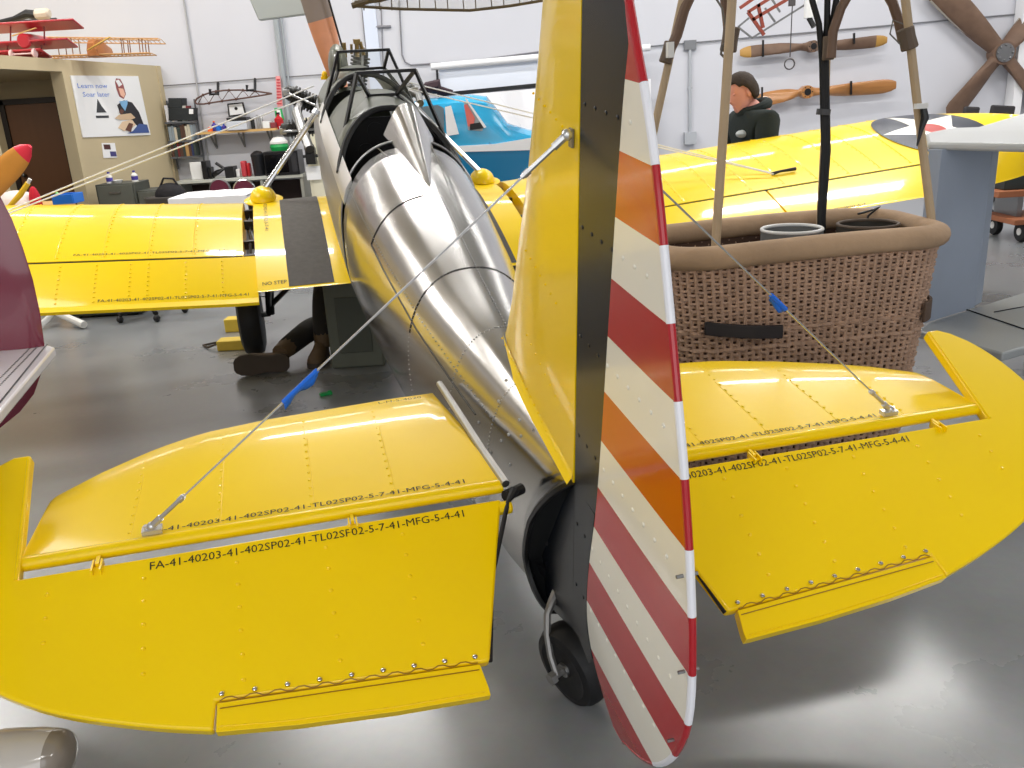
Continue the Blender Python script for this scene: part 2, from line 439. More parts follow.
for (a, b, c0, c1) in ((3.1, 3.72, .45, .02), (4.28, 5.2, .40, 0)):
    o = pbuild(deck(a, b, 7, cut0=c0, cut1=c1), 'cockpit_deck', OLIVE, auto=50); o.modifiers.new('solid', 'SOLIDIFY').thickness = .01
    rim = MB(); rim.tube([fpt(a - c0 * (-1 + 2 * j / 24) ** 2 * .8, (-1 + 2 * j / 24) * (SA - .02), .004) for j in range(25)], .017, 8)
    pbuild(rim, 'cockpit_coaming', RUB, label='black padded cockpit rim')
rim = MB(); rim.tube([fpt(2.5, -SA + 2 * SA * j / 24, .0) for j in range(25)], .007, 6); pbuild(rim, 'cockpit_rear_lip', SILV2)
inn = MB()
inn.loft([[fpt(y, -SA + .1, -.03)] + [fpt(y, a, -.03) for a in [-(SA + .3 * i) for i in range(1, 8)]] + [fpt(y, a, -.03) for a in [(SA + .3 * i) for i in range(7, 0, -1)]] + [fpt(y, SA - .1, -.03)] for y in [2.52 + .2 * i for i in range(13)]], closed=False)
inn.box((0, 2.53, -.2), (.44, .02, .6)); inn.box((0, 3.75, -.15), (.44, .02, .6))
pbuild(inn, 'cockpit_interior', DARK)
for y in (2.75, 3.95):
    st = MB(); st.box((0, y + .1, -.22), (.42, .4, .08)); st.box((0, y - .1, .0), (.42, .06, .42), Matrix.Rotation(R(10), 3, 'X')); pbuild(st, 'seat', LEATH, bevel=.02)
ip = MB(); ip.prism([(-.24, 0), (-.24, .26), (-.12, .38), (.12, .38), (.24, .26), (.24, 0)], lambda u, v, w: V((u, 3.22 + w, v)), 0, .02)
for x, z in ((-.12, .2), (0, .2), (.12, .2), (-.06, .31), (.07, .31)): ip.lathe([(.035, -.006), (.045, -.006), (.045, .0)], (x, 3.22, z), (0, 1, 0), 14)
pbuild(ip, 'instrument_panel', BLKP)

# headrest fairing
hr = MB(); rg = []
for i in range(12):
    t = i / 11; y = 1.78 + (2.66 - 1.78) * t
    cx = .045 * t; hgt = .088 * t ** 1.2; w = .005 + .120 * t ** 1.1
    ring = []
    for j in range(17):
        u = -1 + 2 * j / 16
        base = fpt(y, math.asin(max(-1, min(1, (cx + u * w) / fsec(y)[2] * 1.0)))).z - .006
        bump_ = 1 - abs(u) ** 3.2 if abs(u) < 1 else 0
        ring.append(V((cx + u * w * (1 - .30 * bump_), y, base + (fsec(min(y, 2.5))[0] + hgt - base + .0) * bump_ if False else base + (hgt + .05 * t) * bump_)))
    rg.append(ring)
hr.loft(rg, closed=False)
hr.add(rg[-1] + [V((.045, 2.62, .3))], [(k, k + 1, 17) for k in range(16)], False)
pbuild(hr, 'headrest_fairing', SILV, auto=60)
# windshields
def wsh(c, yb, yt, hb, ht, zb, zt2, sidey, sx, sz, name):
    w = MB(); g = MB()
    TL, TR_ = V((c - ht, yt, zt2)), V((c + ht, yt, zt2)); BL, BR = V((c - hb, yb, zb)), V((c + hb, yb, zb))
    SL, SR = V((c - sx, sidey, sz)), V((c + sx, sidey, sz))
    for a, b in ((TL, TR_), (TL, BL), (TR_, BR), (BL, BR), (BL, SL), (BR, SR), (TL, SL), (TR_, SR)): w.bar(a, b, .017, .017)
    o = pbuild(w, name, BLKP)
    g.add([TL, TR_, BR, BL, SL, SR], [(0, 1, 2, 3), (0, 3, 4), (1, 5, 2)], False)
    pbuild(g, 'windshield_glass', GLASS, o)
wsh(.03, 3.5, 3.25, .08, .16, .455, .612, 3.15, .285, .262, 'windshield_frame')
wsh(.02, 4.55, 4.3, .155, .165, .48, .62, 4.25, .30, .26, 'windshield_frame')
# nose bowl, fairing bumps, engine
nb = MB(); nb.lathe([(.0, .62), (.06, .6), (.17, .5), (.27, .25), (.31, .05), (.29, 0)], (0, 5.2, -.03), (0, 1, 0), 28); pbuild(nb, 'nose_bowl', OLIVE)
bp_ = MB(); bp_.sphere((-.08, 5.3, .42), (.075, .2, .16), 14, 10); pbuild(bp_, 'nose_fairing', OLIVE)
cyls = [(-1.08, .0), (-1.62, 0), (1.15, 0), (1.95, 0), (.22, 0)]
for a, _ in cyls:
    dr_ = V((math.sin(a), 0, math.cos(a))); c0 = V((0, 5.45, -.02)); L = .24
    cy = MB(); prof = []
    for k in range(9): 
        h0 = .27 + k * L / 9; prof += [(.074, h0), (.074, h0 + .012), (.056, h0 + .013), (.056, h0 + L / 9 - .001)]
    cy.lathe([(.04, .1)] + prof + [(.058, .27 + L), (.05, .31 + L), (.02, .33 + L)], c0, dr_, 16)
    o = pbuild(cy, 'engine_cylinder', mat('engine_black', (38, 37, 36), .45, noise=.3))
    rc = MB(); tp = c0 + dr_ * (.31 + L); rc.box(tp, (.05, .14, .04)); rc.tube([tp + V((0, -.07, 0)), c0 + dr_ * .22 + V((.03, -.13, 0))], .009); rc.tube([tp + V((0, .06, 0)), c0 + dr_ * .22 + V((.03, .1, 0))], .009)
    pbuild(rc, 'rocker_cover', SILV2, o)
ex = MB()
ex.tube([(-.38, 5.45, .16), (-.43, 5.2, .12), (-.41, 5.0, .02), (-.38, 4.8, -.08)], [.03, .036, .036, .034], 10)
pbuild(ex, 'exhaust_pipe', STEEL); ex = MB(); ex.tube([(.44, 5.45, .2), (.5, 5.2, .19), (.48, 5.0, .16)], .028, 10)
pbuild(ex, 'exhaust_pipe', STEEL)
vt = MB(); vt.tube([(-.02, 5.3, .48), (-.02, 5.3, .585)], .014); vt.tube([(.07, 5.3, .48), (.075, 5.3, .6)], .016); vt.box((.075, 5.3, .59), (.05, .05, .03)); vt.tube([(.03, 5.32, .5), (.035, 5.32, .57)], .01)
vt.tube([(.12, 5.3, .49), (.1, 5.3, .585)], .014)
pbuild(vt, 'fuel_fitting', [mat('brass', (150, 128, 84), .35, 1.)])
gcp = hA(324.5, 75, 1, 5.2); gc = MB(); gc.sphere(gcp, (.022, .03, .03)); gc.lathe([(.012, 0), (.03, .0), (.03, .02), (0, .02)], gcp - V((0, 0, .03)), n=12); pbuild(gc, 'oil_cap', YELD)
# propeller
pr = MB(); hub = V((0, 5.86, -.02)); tipd = (hA(312, -10, 1, 5.86) - hub); 
pdn = tipd.normalized(); wdir = V((0, 1, 0)).cross(pdn).normalized()
for s in (1, -1):
    rg = []
    for i in range(13):
        t = i / 12; L = t * 1.12; w = .05 + .075 * math.sin(min(1, t * 1.25) * pi * .62); w *= (1 if t < .9 else math.sqrt(max(.05, 1 - ((t - .9) / .1) ** 2)))
        th = .045 * (1 - t) + .009; tw = R(55 - 38 * t) * s
        xd = wdir * math.cos(tw) + V((0, 1, 0)) * math.sin(tw); yd = pdn.cross(xd)
        c = hub + pdn * L * s
        rg.append([c + xd * w * math.cos(2 * pi * j / 12) + yd * th * math.sin(2 * pi * j / 12) for j in range(12)])
    pr.cur = 0; pr.loft(rg[:8]); pr.loft(rg[7:9]); pr.cur = 1; pr.loft(rg[8:])
pbuild(pr, 'propeller', [ORWOOD, mat('grey_brown_blade', (150, 134, 124), .4)])
le = MB(); le.tube([hub + pdn * (.25 + .11 * i) + wdir * (.105 if i < 7 else .09) for i in range(8)], .008); pbuild(le, 'blade_edge', BLKP)

# fin
def foil(mb, outline_y, thick, zs, le_y, te_y, tmax):
    pass
fin = MB()
finLE = [(.065, .569 + .0), (.168, .569), (.24, .52), (.315, .476), (.5, .395), (.724, .291), (.9, .228), (1.111, .159), (1.22, .11), (1.29, .02), (1.31, -.05)]
# build fin as horizontal sections: z, LE y, TE y=-.10
def fin_sec(z, ly, ty, th):
    n = 9; up = []; dn = []
    for i in range(n + 1):
        t = i / n; y = ly + (ty - ly) * t
        w = th * min(1, math.sqrt(t * 2.2) if t < .45 else 1)
        up.append(V((w, y, z))); dn.append(V((-w, y, z)))
    return up + dn[::-1]
secs = []
LEz = [(.098, .583, .024), (.13, .575, .024), (.168, .565, .024), (.24, .52, .023), (.315, .476, .023), (.5, .395, .022), (.724, .291, .022), (.9, .228, .022), (1.111, .159, .022), (1.22, .10, .02), (1.29, .0, .018), (1.315, -.06, .012)]
for z, ly, th in LEz: secs.append(fin_sec(z, ly, -.153, th))
fin.loft(secs)
finO = pbuild(fin, 'fin', YEL, auto=50)
fl = MB()   # fillet onto fuselage and lower yellow edge
for sx in (-1, 1):
    rows = []
    for y in (-.15, -.1, -.04, .04, .14, .25, .35, .45, .52, .565, .583):
        tp = fsec(y)[0] if y > .14 else .118 - (.14 - y) * .05; k = min(1, max(.05, (.585 - y) / .2)); e_ = .0243 * min(1, math.sqrt(max(0, (.587 - y) / .3))) if y > .29 else .0243
        rows.append([V((sx * e_, y, tp + .022 * k)), V((sx * (e_ + .002 * k), y, tp + .008 * k)), V((sx * (e_ + .008 * k), y, tp - .001)), V((sx * (e_ + .014 * k), y, tp - .010))])
    fl.loft(rows, closed=False)
pbuild(fl, 'fin_fillet', YEL, finO)
fr_ = MB()
for z0, sl in ((.93, -.28), (.53, -.3), (.30, -.35)):
    for i in range(7):
        y = .16 - .042 * i
        if z0 == .30 or z0 == .53: y += .08
        zz = z0 + sl * (.2 - y) * 0.6
        for s in (-1, 1): fr_.sphere((s * .0225, y, zz), .003, 6, 4)
for i in range(16):
    for s in (-1, 1): fr_.sphere((s * .026, .5 - .037 * i, .115 + .075 * (.5 - .037 * i) / .5 + .0), .003, 6, 4)
pbuild(fr_, 'rivet_row', YEL, finO)['kind'] = 'stuff'
for s in (-1, 1):
    fx = MB(); fx.box((s * .026, -.118, .878), (.005, .02, .036)); fx.tube([(s * .024, -.118, .888), (s * .044, -.118, .888)], .007, 8); pbuild(fx, 'wire_bracket', STEEL, finO)

# rudder
TE = [(1.36, -.2), (1.345, -.24), (1.28, -.275), (1.133, -.323), (1.016, -.405), (.898, -.47), (.712, -.544), (.543, -.609), (.417, -.657), (.247, -.709), (.097, -.742), (-.049, -.754), (-.17, -.715), (-.273, -.652), (-.35, -.565), (-.40, -.472), (-.40, -.38), (-.345, -.27), (-.33, -.24)]
def interp(tab, z):
    # tab sorted descending by z
    for i in range(len(tab) - 1):
        if tab[i][0] >= z >= tab[i + 1][0]:
            t = (tab[i][0] - z) / max(1e-9, tab[i][0] - tab[i + 1][0]); return tab[i][1] * (1 - t) + tab[i + 1][1] * t
    return tab[-1][1] if z < tab[-1][0] else tab[0][1]
TEz = TE[:16]
BLK = [(1.4, -.37), (1.045, -.352), (.717, -.336), (.277, -.311), (.1, -.293), (-.044, -.263), (-.167, -.25), (-.25, -.262), (-.31, -.3), (-.36, -.36), (-.41, -.43)]
YH = -.16
def rth(y, z): # half thickness
    t = max(0, min(1, (YH - y) / max(.02, YH - interp(TEz, z)))); return .0155 * (1 - t) ** .8 + .0065
bands = [1.36, 1.34, 1.31, 1.25, 1.2, 1.13, 1.07, 1.015, .897, .779, .661, .541, .418, .30, .18, .065, -.05, -.17, -.25, -.29, -.34, -.38, -.405]
cols = {}
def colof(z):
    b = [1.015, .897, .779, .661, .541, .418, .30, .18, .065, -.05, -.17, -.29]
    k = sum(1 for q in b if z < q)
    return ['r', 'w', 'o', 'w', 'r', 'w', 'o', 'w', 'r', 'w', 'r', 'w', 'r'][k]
def chk(p, n=2):
    for _ in range(n):
        q = [p[0]]
        for a, b in zip(p[:-1], p[1:]): q += [(a[0] * .75 + b[0] * .25, a[1] * .75 + b[1] * .25), (a[0] * .25 + b[0] * .75, a[1] * .25 + b[1] * .75)]
        p = q + [p[-1]]
    return p
BLK = chk(BLK); TEz = chk(TEz)
def blk(z): return max(interp(BLK, z), interp(TEz, z) + .004)
rud = MB()
def zrows(a, b):
    n = max(1, int((a - b) / (.03 if a > -.16 else .007))); return [a + (b - a) * i / n for i in range(n + 1)]
LO = [(.4, -.25), (-.05, -.205), (-.2, -.19), (-.33, -.235), (-.37, -.32), (-.405, -.42)]
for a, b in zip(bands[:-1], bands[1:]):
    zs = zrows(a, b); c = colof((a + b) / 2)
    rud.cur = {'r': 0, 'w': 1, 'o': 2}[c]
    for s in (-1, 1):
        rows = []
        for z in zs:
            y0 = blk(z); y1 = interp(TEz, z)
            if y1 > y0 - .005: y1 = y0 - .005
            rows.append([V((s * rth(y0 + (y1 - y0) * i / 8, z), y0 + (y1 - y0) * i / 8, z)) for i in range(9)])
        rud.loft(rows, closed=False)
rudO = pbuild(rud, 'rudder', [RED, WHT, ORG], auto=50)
# trailing edge tube in stripe colours
tet = MB()
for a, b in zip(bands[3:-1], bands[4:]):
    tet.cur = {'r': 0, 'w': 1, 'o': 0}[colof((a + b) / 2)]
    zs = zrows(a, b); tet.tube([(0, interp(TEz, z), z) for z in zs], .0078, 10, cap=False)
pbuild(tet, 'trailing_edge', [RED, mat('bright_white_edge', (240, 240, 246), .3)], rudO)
# black leading band and lower lobe
bb = MB()
zs = [1.34 - .04 * i for i in range(40)]
for s in (-1, 1):
    bb.loft([[V((s * rth(YH + (blk(z) - YH) * i / 6, z), YH + (blk(z) - YH) * i / 6, z)) for i in range(7)] for z in zs], closed=False)
bb.loft([[V((.022 * math.sin(a), YH + .02 * math.cos(a), z)) for a in [pi / 2 - pi * i / 8 for i in range(9)]] for z in zs], closed=False)
lob = [(-.16, .10), (-.10, .03), (-.05, -.04), (.02, -.13), (.08, -.22), (.115, -.31), (.12, -.38), (.09, -.425), (.03, -.43), (-.06, -.39), (-.14, -.35), (-.20, -.33), (-.28, -.345), (-.30, -.31), (-.262, -.25), (-.25, -.167), (-.263, -.044), (-.29, .10)]
bb.prism(lob, lambda u, v, w: V((w, u, v)), -.0205, .0205)
pbuild(bb, 'leading_band', NAVY, rudO, label='dark navy band with rounded lower balance lobe', bevel=0)
rr = MB()
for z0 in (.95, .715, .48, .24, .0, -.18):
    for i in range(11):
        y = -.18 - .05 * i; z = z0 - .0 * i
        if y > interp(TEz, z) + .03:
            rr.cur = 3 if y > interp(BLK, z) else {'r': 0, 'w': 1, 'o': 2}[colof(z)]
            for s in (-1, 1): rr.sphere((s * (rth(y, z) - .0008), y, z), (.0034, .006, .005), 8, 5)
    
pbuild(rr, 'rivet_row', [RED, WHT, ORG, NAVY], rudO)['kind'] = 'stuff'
for z in (.245, .06, -.13):
    tb = MB(); tb.tube([(-.02, interp(TEz, z) + .015, z), (.02, interp(TEz, z) + .015, z)], .0035, 6); pbuild(tb, 'trim_bolt', STEEL, rudO)
# tail cone lip and struts inside the opening
lp = MB(); e1 = endring(1.0); lp.tube(e1 + [e1[0]], .010, 6); 
lp.bar((-.05, .12, -.22), (.05, -.0, -.25), .03, .02); lp.bar((-.04, .15, -.34), (.05, .02, -.38), .04, .03)
pbuild(lp, 'tail_cone_lip', BLKP)
ins = MB(); ins.add([p * 1.0 + V((0, .012, 0)) for p in e1], [tuple(range(48))], False); pbuild(ins, 'tail_cone_interior', DARK)

# horizontal tail
stabL = [(-.205, .612), (-.35, .612), (-.537, .600), (-.72, .588), (-.894, .560), (-.98, .525), (-1.044, .49), (-1.15, .415), (-1.245, .330), (-1.25, .315), (-1.258, .17), (-1.265, .045)]
def stab(side, name):
    # sections along chord at each span station
    mb = MB()
    xs = [.150 + (1.225 - .150) * i / 28 for i in range(29)] + [1.235, 1.243, 1.25, 1.2525, 1.255, 1.2575, 1.26, 1.2625, 1.265]
    tab = [(-a, b) for a, b in stabL]
    def le(x):
        if side > 0: return le0(x) - .022 - .05 * math.exp(-((x - .95) / .22) ** 2)
        return le0(x) - .012
    def le0(x):
        for i in range(len(tab) - 1):
            if tab[i][0] <= x <= tab[i + 1][0]:
                t = (x - tab[i][0]) / max(1e-9, tab[i + 1][0] - tab[i][0]); return tab[i][1] * (1 - t) + tab[i + 1][1] * t
        return tab[0][1] if x < tab[0][0] else .1
    rings = []
    for x in xs:
        L = le(x)
        if x < .21: L = .04 + (x - .150) / .06 * .57
        L = max(L, .045)
        rg = []
        for i in range(11):
            t = i / 10; y = .036 + (L - .036) * (1 - t); th = .030 * min(1, math.sqrt(t * 3) if t < .333 else 1) * (1 if L > .2 else .8)
            rg.append(V((side * x, y, .010 - (0 if t > .3 else .020 * (1 - math.sqrt(t / .3))) - .006 * t)))
        for i in range(10, -1, -1):
            t = i / 10; y = .036 + (L - .036) * (1 - t)
            rg.append(V((side * x, y, -.026 + (0 if t > .3 else .012 * (1 - math.sqrt(t / .3))))))
        rings.append(rg)
    mb.loft(rings)
    mb.tube([(side * .150, .036, -.0075), (side * 1.262, .036, -.0075)], .0175, 14)
    o = pbuild(mb, name, YEL, auto=50)
    rv = MB()
    for k, x0 in enumerate((.42, .62, .84, 1.04)):
        L = le(x0)
        n = int((L - .06) / .036)
        for i in range(n):
            if k % 2 == 0 or i % 1 == 0: rv.sphere((side * (x0 + .0), .04 + i * .036, (lambda t: .0095 - (0 if t > .3 else .020 * (1 - math.sqrt(max(0, t) / .3))) - .006 * t)(1 - (.04 + i * .036) / L)), (.0045, .006, .003), 6, 4)
        rv.tube([(side * (x0 - .006), .05, .0035), (side * (x0 - .006), L * .68, .0075)], .0014, 5)
    pbuild(rv, 'rivet_row', YEL, o)['kind'] = 'stuff'
    return o
stL = stab(-1, 'left_stabilizer'); stR = stab(1, 'right_stabilizer')
DL = R(25.4)
def EP(x, y, z=0.): # elevator frame to aircraft frame
    return V((x, y * math.cos(DL) - z * math.sin(DL), y * math.sin(DL) + z * math.cos(DL)))
elv = [(.165, -.019), (1.262, -.019), (1.263, .315), (1.30, .315), (1.385, .24), (1.454, .09), (1.470, -.01), (1.455, -.09), (1.38, -.19), (1.274, -.272), (1.157, -.34), (.986, -.40), (.866, -.436), (.858, -.378), (.304, -.412), (.285, -.412)]
def chaikin(p, n=2):
    for _ in range(n):
        q = [p[0]]
        for a, b in zip(p[:-1], p[1:]): q += [(a[0] * .75 + b[0] * .25, a[1] * .75 + b[1] * .25), (a[0] * .25 + b[0] * .75, a[1] * .25 + b[1] * .75)]
        p = q + [p[-1]]
    return p
elv = elv[:4] + chaikin([(1.335, .296), (1.395, .24), (1.456, .12), (1.475, -.01), (1.458, -.10), (1.38, -.195), (1.274, -.278), (1.157, -.345), (.986, -.405), (.866, -.437)]) + elv[13:]
TXT = 'FA-41-40203-41-402SP02-41-TL02SP02-5-7-41-MFG-5-4-41'
def tlen(s, nm): return nm
for side, nm in ((-1, 'left'), (1, 'right')):
    mb = MB()
    mb.prism(elv, lambda u, v, w: EP(side * u, v, w), -.034, 0)
    mb.tube([EP(side * .14, -.036, -.017), EP(side * 1.262, -.036, -.017)], .017, 10)
    o = pbuild(mb, nm + '_elevator', YEL, bevel=.006)
    tbm = MB(); tp = [(.308, -.416), (.855, -.384), (.860, -.442), (.70, -.462), (.5, -.478), (.318, -.486), (.300, -.486), (.300, -.47)]
    tbm.prism(tp, lambda u, v, w: EP(side * u, v, w), -.026, .002)
    tbm.tube([EP(side * .31, -.477, .003), EP(side * .5, -.469, .003), EP(side * .7, -.452, .003), EP(side * .855, -.433, .003)], .0016, 5)
    pbuild(tbm, 'trim_tab', YEL, o, bevel=.003)
    hg = MB(); pts = []
    n = 44
    for i in range(n + 1):
        x = .312 + (.85 - .312) * i / n; y = -.409 + (.032) * (x - .31) / .54
        pts.append(EP(side * x, y + (.003 if (i // 2) % 2 else -.003), .0015))
    hg.tube(pts, .0013, 5)
    hg.tube([EP(side * .312, -.428, .003), EP(side * .85, -.396, .003)], .0013, 5)
    pbuild(hg, 'piano_hinge', mat('hinge_brown', (150, 105, 10), .5), o)
    for i in range(9):
        x = .315 + .53 * i / 8; sc = MB(); sc.sphere(EP(side * x, -.398 + .032 * (x - .31) / .54, .003), (.0065, .0065, .005), 8, 5)
        pbuild(sc, 'hinge_screw', CHR, o)
    rv = MB()
    for x0 in (.42, .60, .80, 1.0, 1.2):
        y1 = -.36 if x0 < .9 else (-.34 if x0 < 1.1 else -.22)
        i = 0
        while -.07 - .055 * i > y1:
            rv.sphere(EP(side * x0, -.07 - .055 * i, .0), (.0055, .0055, .0032), 8, 4); i += 1
    rv.tube([EP(side * 1.267, .30, .0), EP(side * 1.267, -.02, .0)], .004, 6)
    pbuild(rv, 'rivet_row', YEL, o)['kind'] = 'stuff'
    tx = MB()
    # stencil serial
    if side < 0: a = toE = (-.99, -.052); b = (-.265, -.052)
    else: a = (.235, -.052); b = (.985, -.052)
    add_text(tx, TXT, .028, lambda u, v: EP(a[0] + u, a[1] + v, .0012), b[0] - a[0])
    pbuild(tx, 'stencil_text', INK, o)
    tx = MB(); a2 = (-1.0, .045) if side < 0 else (.19, .045)
    add_text(tx, TXT, .026, lambda u, v: V((a2[0] + u, a2[1] + v + .012, .0062)), .76)
    if side < 0: pbuild(tx, 'stencil_text', INK, stL); tx = MB(); add_text(tx, 'L-H-S-4020', .02, lambda u, v: V((-.40 + u, .54 + v, .0095)), .13)
    pbuild(tx, 'stencil_text', INK, stL if side < 0 else stR)
    # hinges
    for x0 in (.53, 1.10):
        h = MB(); 
        for dx in (-.009, .009): h.box((side * (x0 + dx), -.018, -.018), (.004, .04, .03))
        h.box((side * x0, .0, -.016), (.008, .03, .026)); h.tube([(side * x0 - .014, -.012, -.016), (side * x0 + .014, -.012, -.016)], .003, 6)
        pbuild(h, 'hinge_bracket', YEL, stL if side < 0 else stR)
    # root seal and torque tube
    sl = MB(); sl.tube([V((side * .155, .61, .004)).lerp(V((side * .145, .01, .004)), 0) * 1.0, (side * .185, .45, .004), (side * .165, .25, .004), (side * .146, .03, .004)] if False else [(side * .2, .62, .008), (side * .182, .42, .008), (side * .163, .2, .008), (side * .143, .02, .008)], .011, 8)
    pbuild(sl, 'root_seal', SILV2, stL if side < 0 else stR)
    sl = MB(); sl.tube([(side * .125, .0, -.0), EP(side * .15, -.03, -.004), EP(side * .235, -.22, -.01), EP(side * .283, -.41, -.012)], [.013, .006, .006, .006], 8)
    sl.tube([(side * .10, .03, -.02), (side * .15, .0, -.015)], .015, 10)
    pbuild(sl, 'rubber_seal', RUB, o)

# bracing wires with tape
for side in (-1, 1):
    a = V((side * .036, -.122, .885)); b = V((side * .985, .055, .026)); d = (b - a).normalized()
    w = MB(); w.bar(a + d * .05, b - d * .05, .0065, .0035)
    for p, q in ((a, 1), (b, -1)):
        w.tube([p + d * q * .0, p + d * q * .035], .0085, 8); w.tube([p + d * q * .035, p + d * q * .12], .0055, 8); w.sphere(p, .012, 8, 6)
        w.tube([p + d * q * .10, p + d * q * .115], .0075, 6)
    w.box(b + V((0, 0, -.01)), (.045, .025, .012)); w.tube([b + V((side * .012, 0, -.015)), b + V((side * .012, 0, .005))], .006, 6)
    wo = pbuild(w, 'bracing_wire', mat('bright_wire', (206, 206, 206), .25, .7))
    # tape position
    px, py = (308, 395) if side < 0 else (771, 310)
    best = min((i / 200 for i in range(201)), key=lambda t: (lambda v: (v[0] - px) ** 2 + (v[1] - py) ** 2)((lambda g: (512 + F * g.dot(RT) / g.dot(FW), 384 - F * g.dot(UP) / g.dot(FW)))(fromA(a.lerp(b, t)) - CP)))
    c = a.lerp(b, best); tp = MB(); up = V((0, .4, -.9)).normalized(); L = .055 if side < 0 else .035
    nrm = d.cross(up).normalized()
    k = 6; pts = []
    for i in range(k + 1):
        q = c + d * (L * (2 * i / k - 1)); wv = nrm * (.004 * math.sin(i * 1.3))
        pts.append([q - up * .006 + wv * 0, q + up * .012 + wv, q + up * (.022 if 0 < i < k else .017) + wv * 2])
    tp.loft(pts, closed=False); tp.tube([c - d * L, c + d * L], .006, 6)
    t_ = pbuild(tp, 'tape_flag', TAPE, wo, label='strip of blue masking tape'); t_.modifiers.new('s', 'SOLIDIFY').thickness = .001

# tail wheel
tw = MB(); wc = V((.005, -.10, -.52)); ax = V((1, .42, .10)).normalized(); RW = .118
prof = [(RW * .55, -.034), (RW * .72, -.043), (RW * .9, -.038), (RW * .98, -.022), (RW, 0), (RW * .98, .022), (RW * .9, .038), (RW * .72, .043), (RW * .55, .034)]
tw.lathe(prof, wc, ax, 32)
two = pbuild(tw, 'tail_wheel', RUB)
hb = MB(); hb.lathe([(.0, -.04), (.02, -.042), (.022, -.032), (.05, -.028), (.062, -.033), (.066, -.03), (.066, .03), (.022, .03), (0, .04)], wc, ax, 24); pbuild(hb, 'wheel_hub', STEEL, two)
fk = MB(); top = V((.0, .03, -.37))
for s in (-1, 1):
    e = wc + ax * (s * .062)
    fk.tube([top + V((0, -.01, .01)), top + V((0, -.025, .0)) + ax * (s * .03), wc.lerp(top, .86) + ax * (s * .055) + V((0, -.02, 0)), wc.lerp(top, .6) + ax * (s * .068) + V((0, -.015, 0)), wc.lerp(top, .3) + ax * (s * .07) + V((0, -.008, 0)), e], [.018, .013, .011, .010, .010, .010], 8)
fk.tube([wc - ax * .078, wc + ax * .078], .009, 8); fk.lathe([(.018, -.086), (.018, -.07)], wc, ax, 6)
fk.tube([top + V((0, 0, -.03)), top + V((0, .04, .09))], [.022, .018], 10)
pbuild(fk, 'wheel_fork', mat('grey_fork', (140, 138, 136), .4, .6))

# wings
def wing_geo(side):
    def lez(x): return -.325 + .091 * max(0, x - .87)
    def ley(x):
        b = 4.24 - .03 * (x - .3)
        if x > 3.85: u = min(1, (x - 3.85) / .9); b -= .62 * (1 - math.sqrt(max(0, 1 - u * u)))
        return b
    def tey(x):
        b = 2.80 + .02 * (x - .87)
        if x > 3.55: u = min(1, (x - 3.55) / 1.2); b += .62 * (1 - math.sqrt(max(0, 1 - u * u)))
        return b
    def prof(t):  # thickness, camber
        th = 5 * .12 * (.2969 * math.sqrt(max(t, 0)) - .126 * t - .3516 * t * t + .2843 * t ** 3 - .1036 * t ** 4)
        m, p = .025, .4
        c = m / p / p * (2 * p * t - t * t) if t < p else m / (1 - p) ** 2 * ((1 - 2 * p) + 2 * p * t - t * t)
        return th, c
    def pt(x, t, up=1, g=0.):
        L, E_ = ley(x), tey(x); ch = L - E_; th, c = prof(t)
        k = 1 if x < 3.5 else max(.25, 1 - ((x - 3.5) / 1.4) ** 2)
        return V((side * x, L - t * ch, lez(x) - (.085 + .032 * max(0, x - .87)) * t + (c * ch + up * th * ch * k) + g))
    return pt, ley, tey, lez
def wing_panel(side, x0, x1, t0, t1, n=14, drop=0., nx=12, piv=None):
    pt, *_ = wing_geo(side); mb = MB(); rings = []
    for i in range(nx + 1):
        x = x0 + (x1 - x0) * i / nx
        if x1 > 4: x = x0 + (x1 - x0) * math.sin(i / nx * pi / 2)
        ts = [t0 + (t1 - t0) * (1 - math.cos(pi * j / n)) / 2 for j in range(n + 1)]
        up = [pt(x, t, 1) for t in ts]; dn = [pt(x, t, -1) for t in ts[::-1]]
        if t0 == 0: dn = dn[:-1]
        r = up + dn
        if drop:
            c = pt(x, t0, 0); rot = Matrix.Rotation(-drop, 3, 'X') if False else None
            r = [c + Matrix.Rotation(drop, 3, 'X') @ (p - c) for p in r]
        rings.append(r)
    mb.loft(rings); return mb
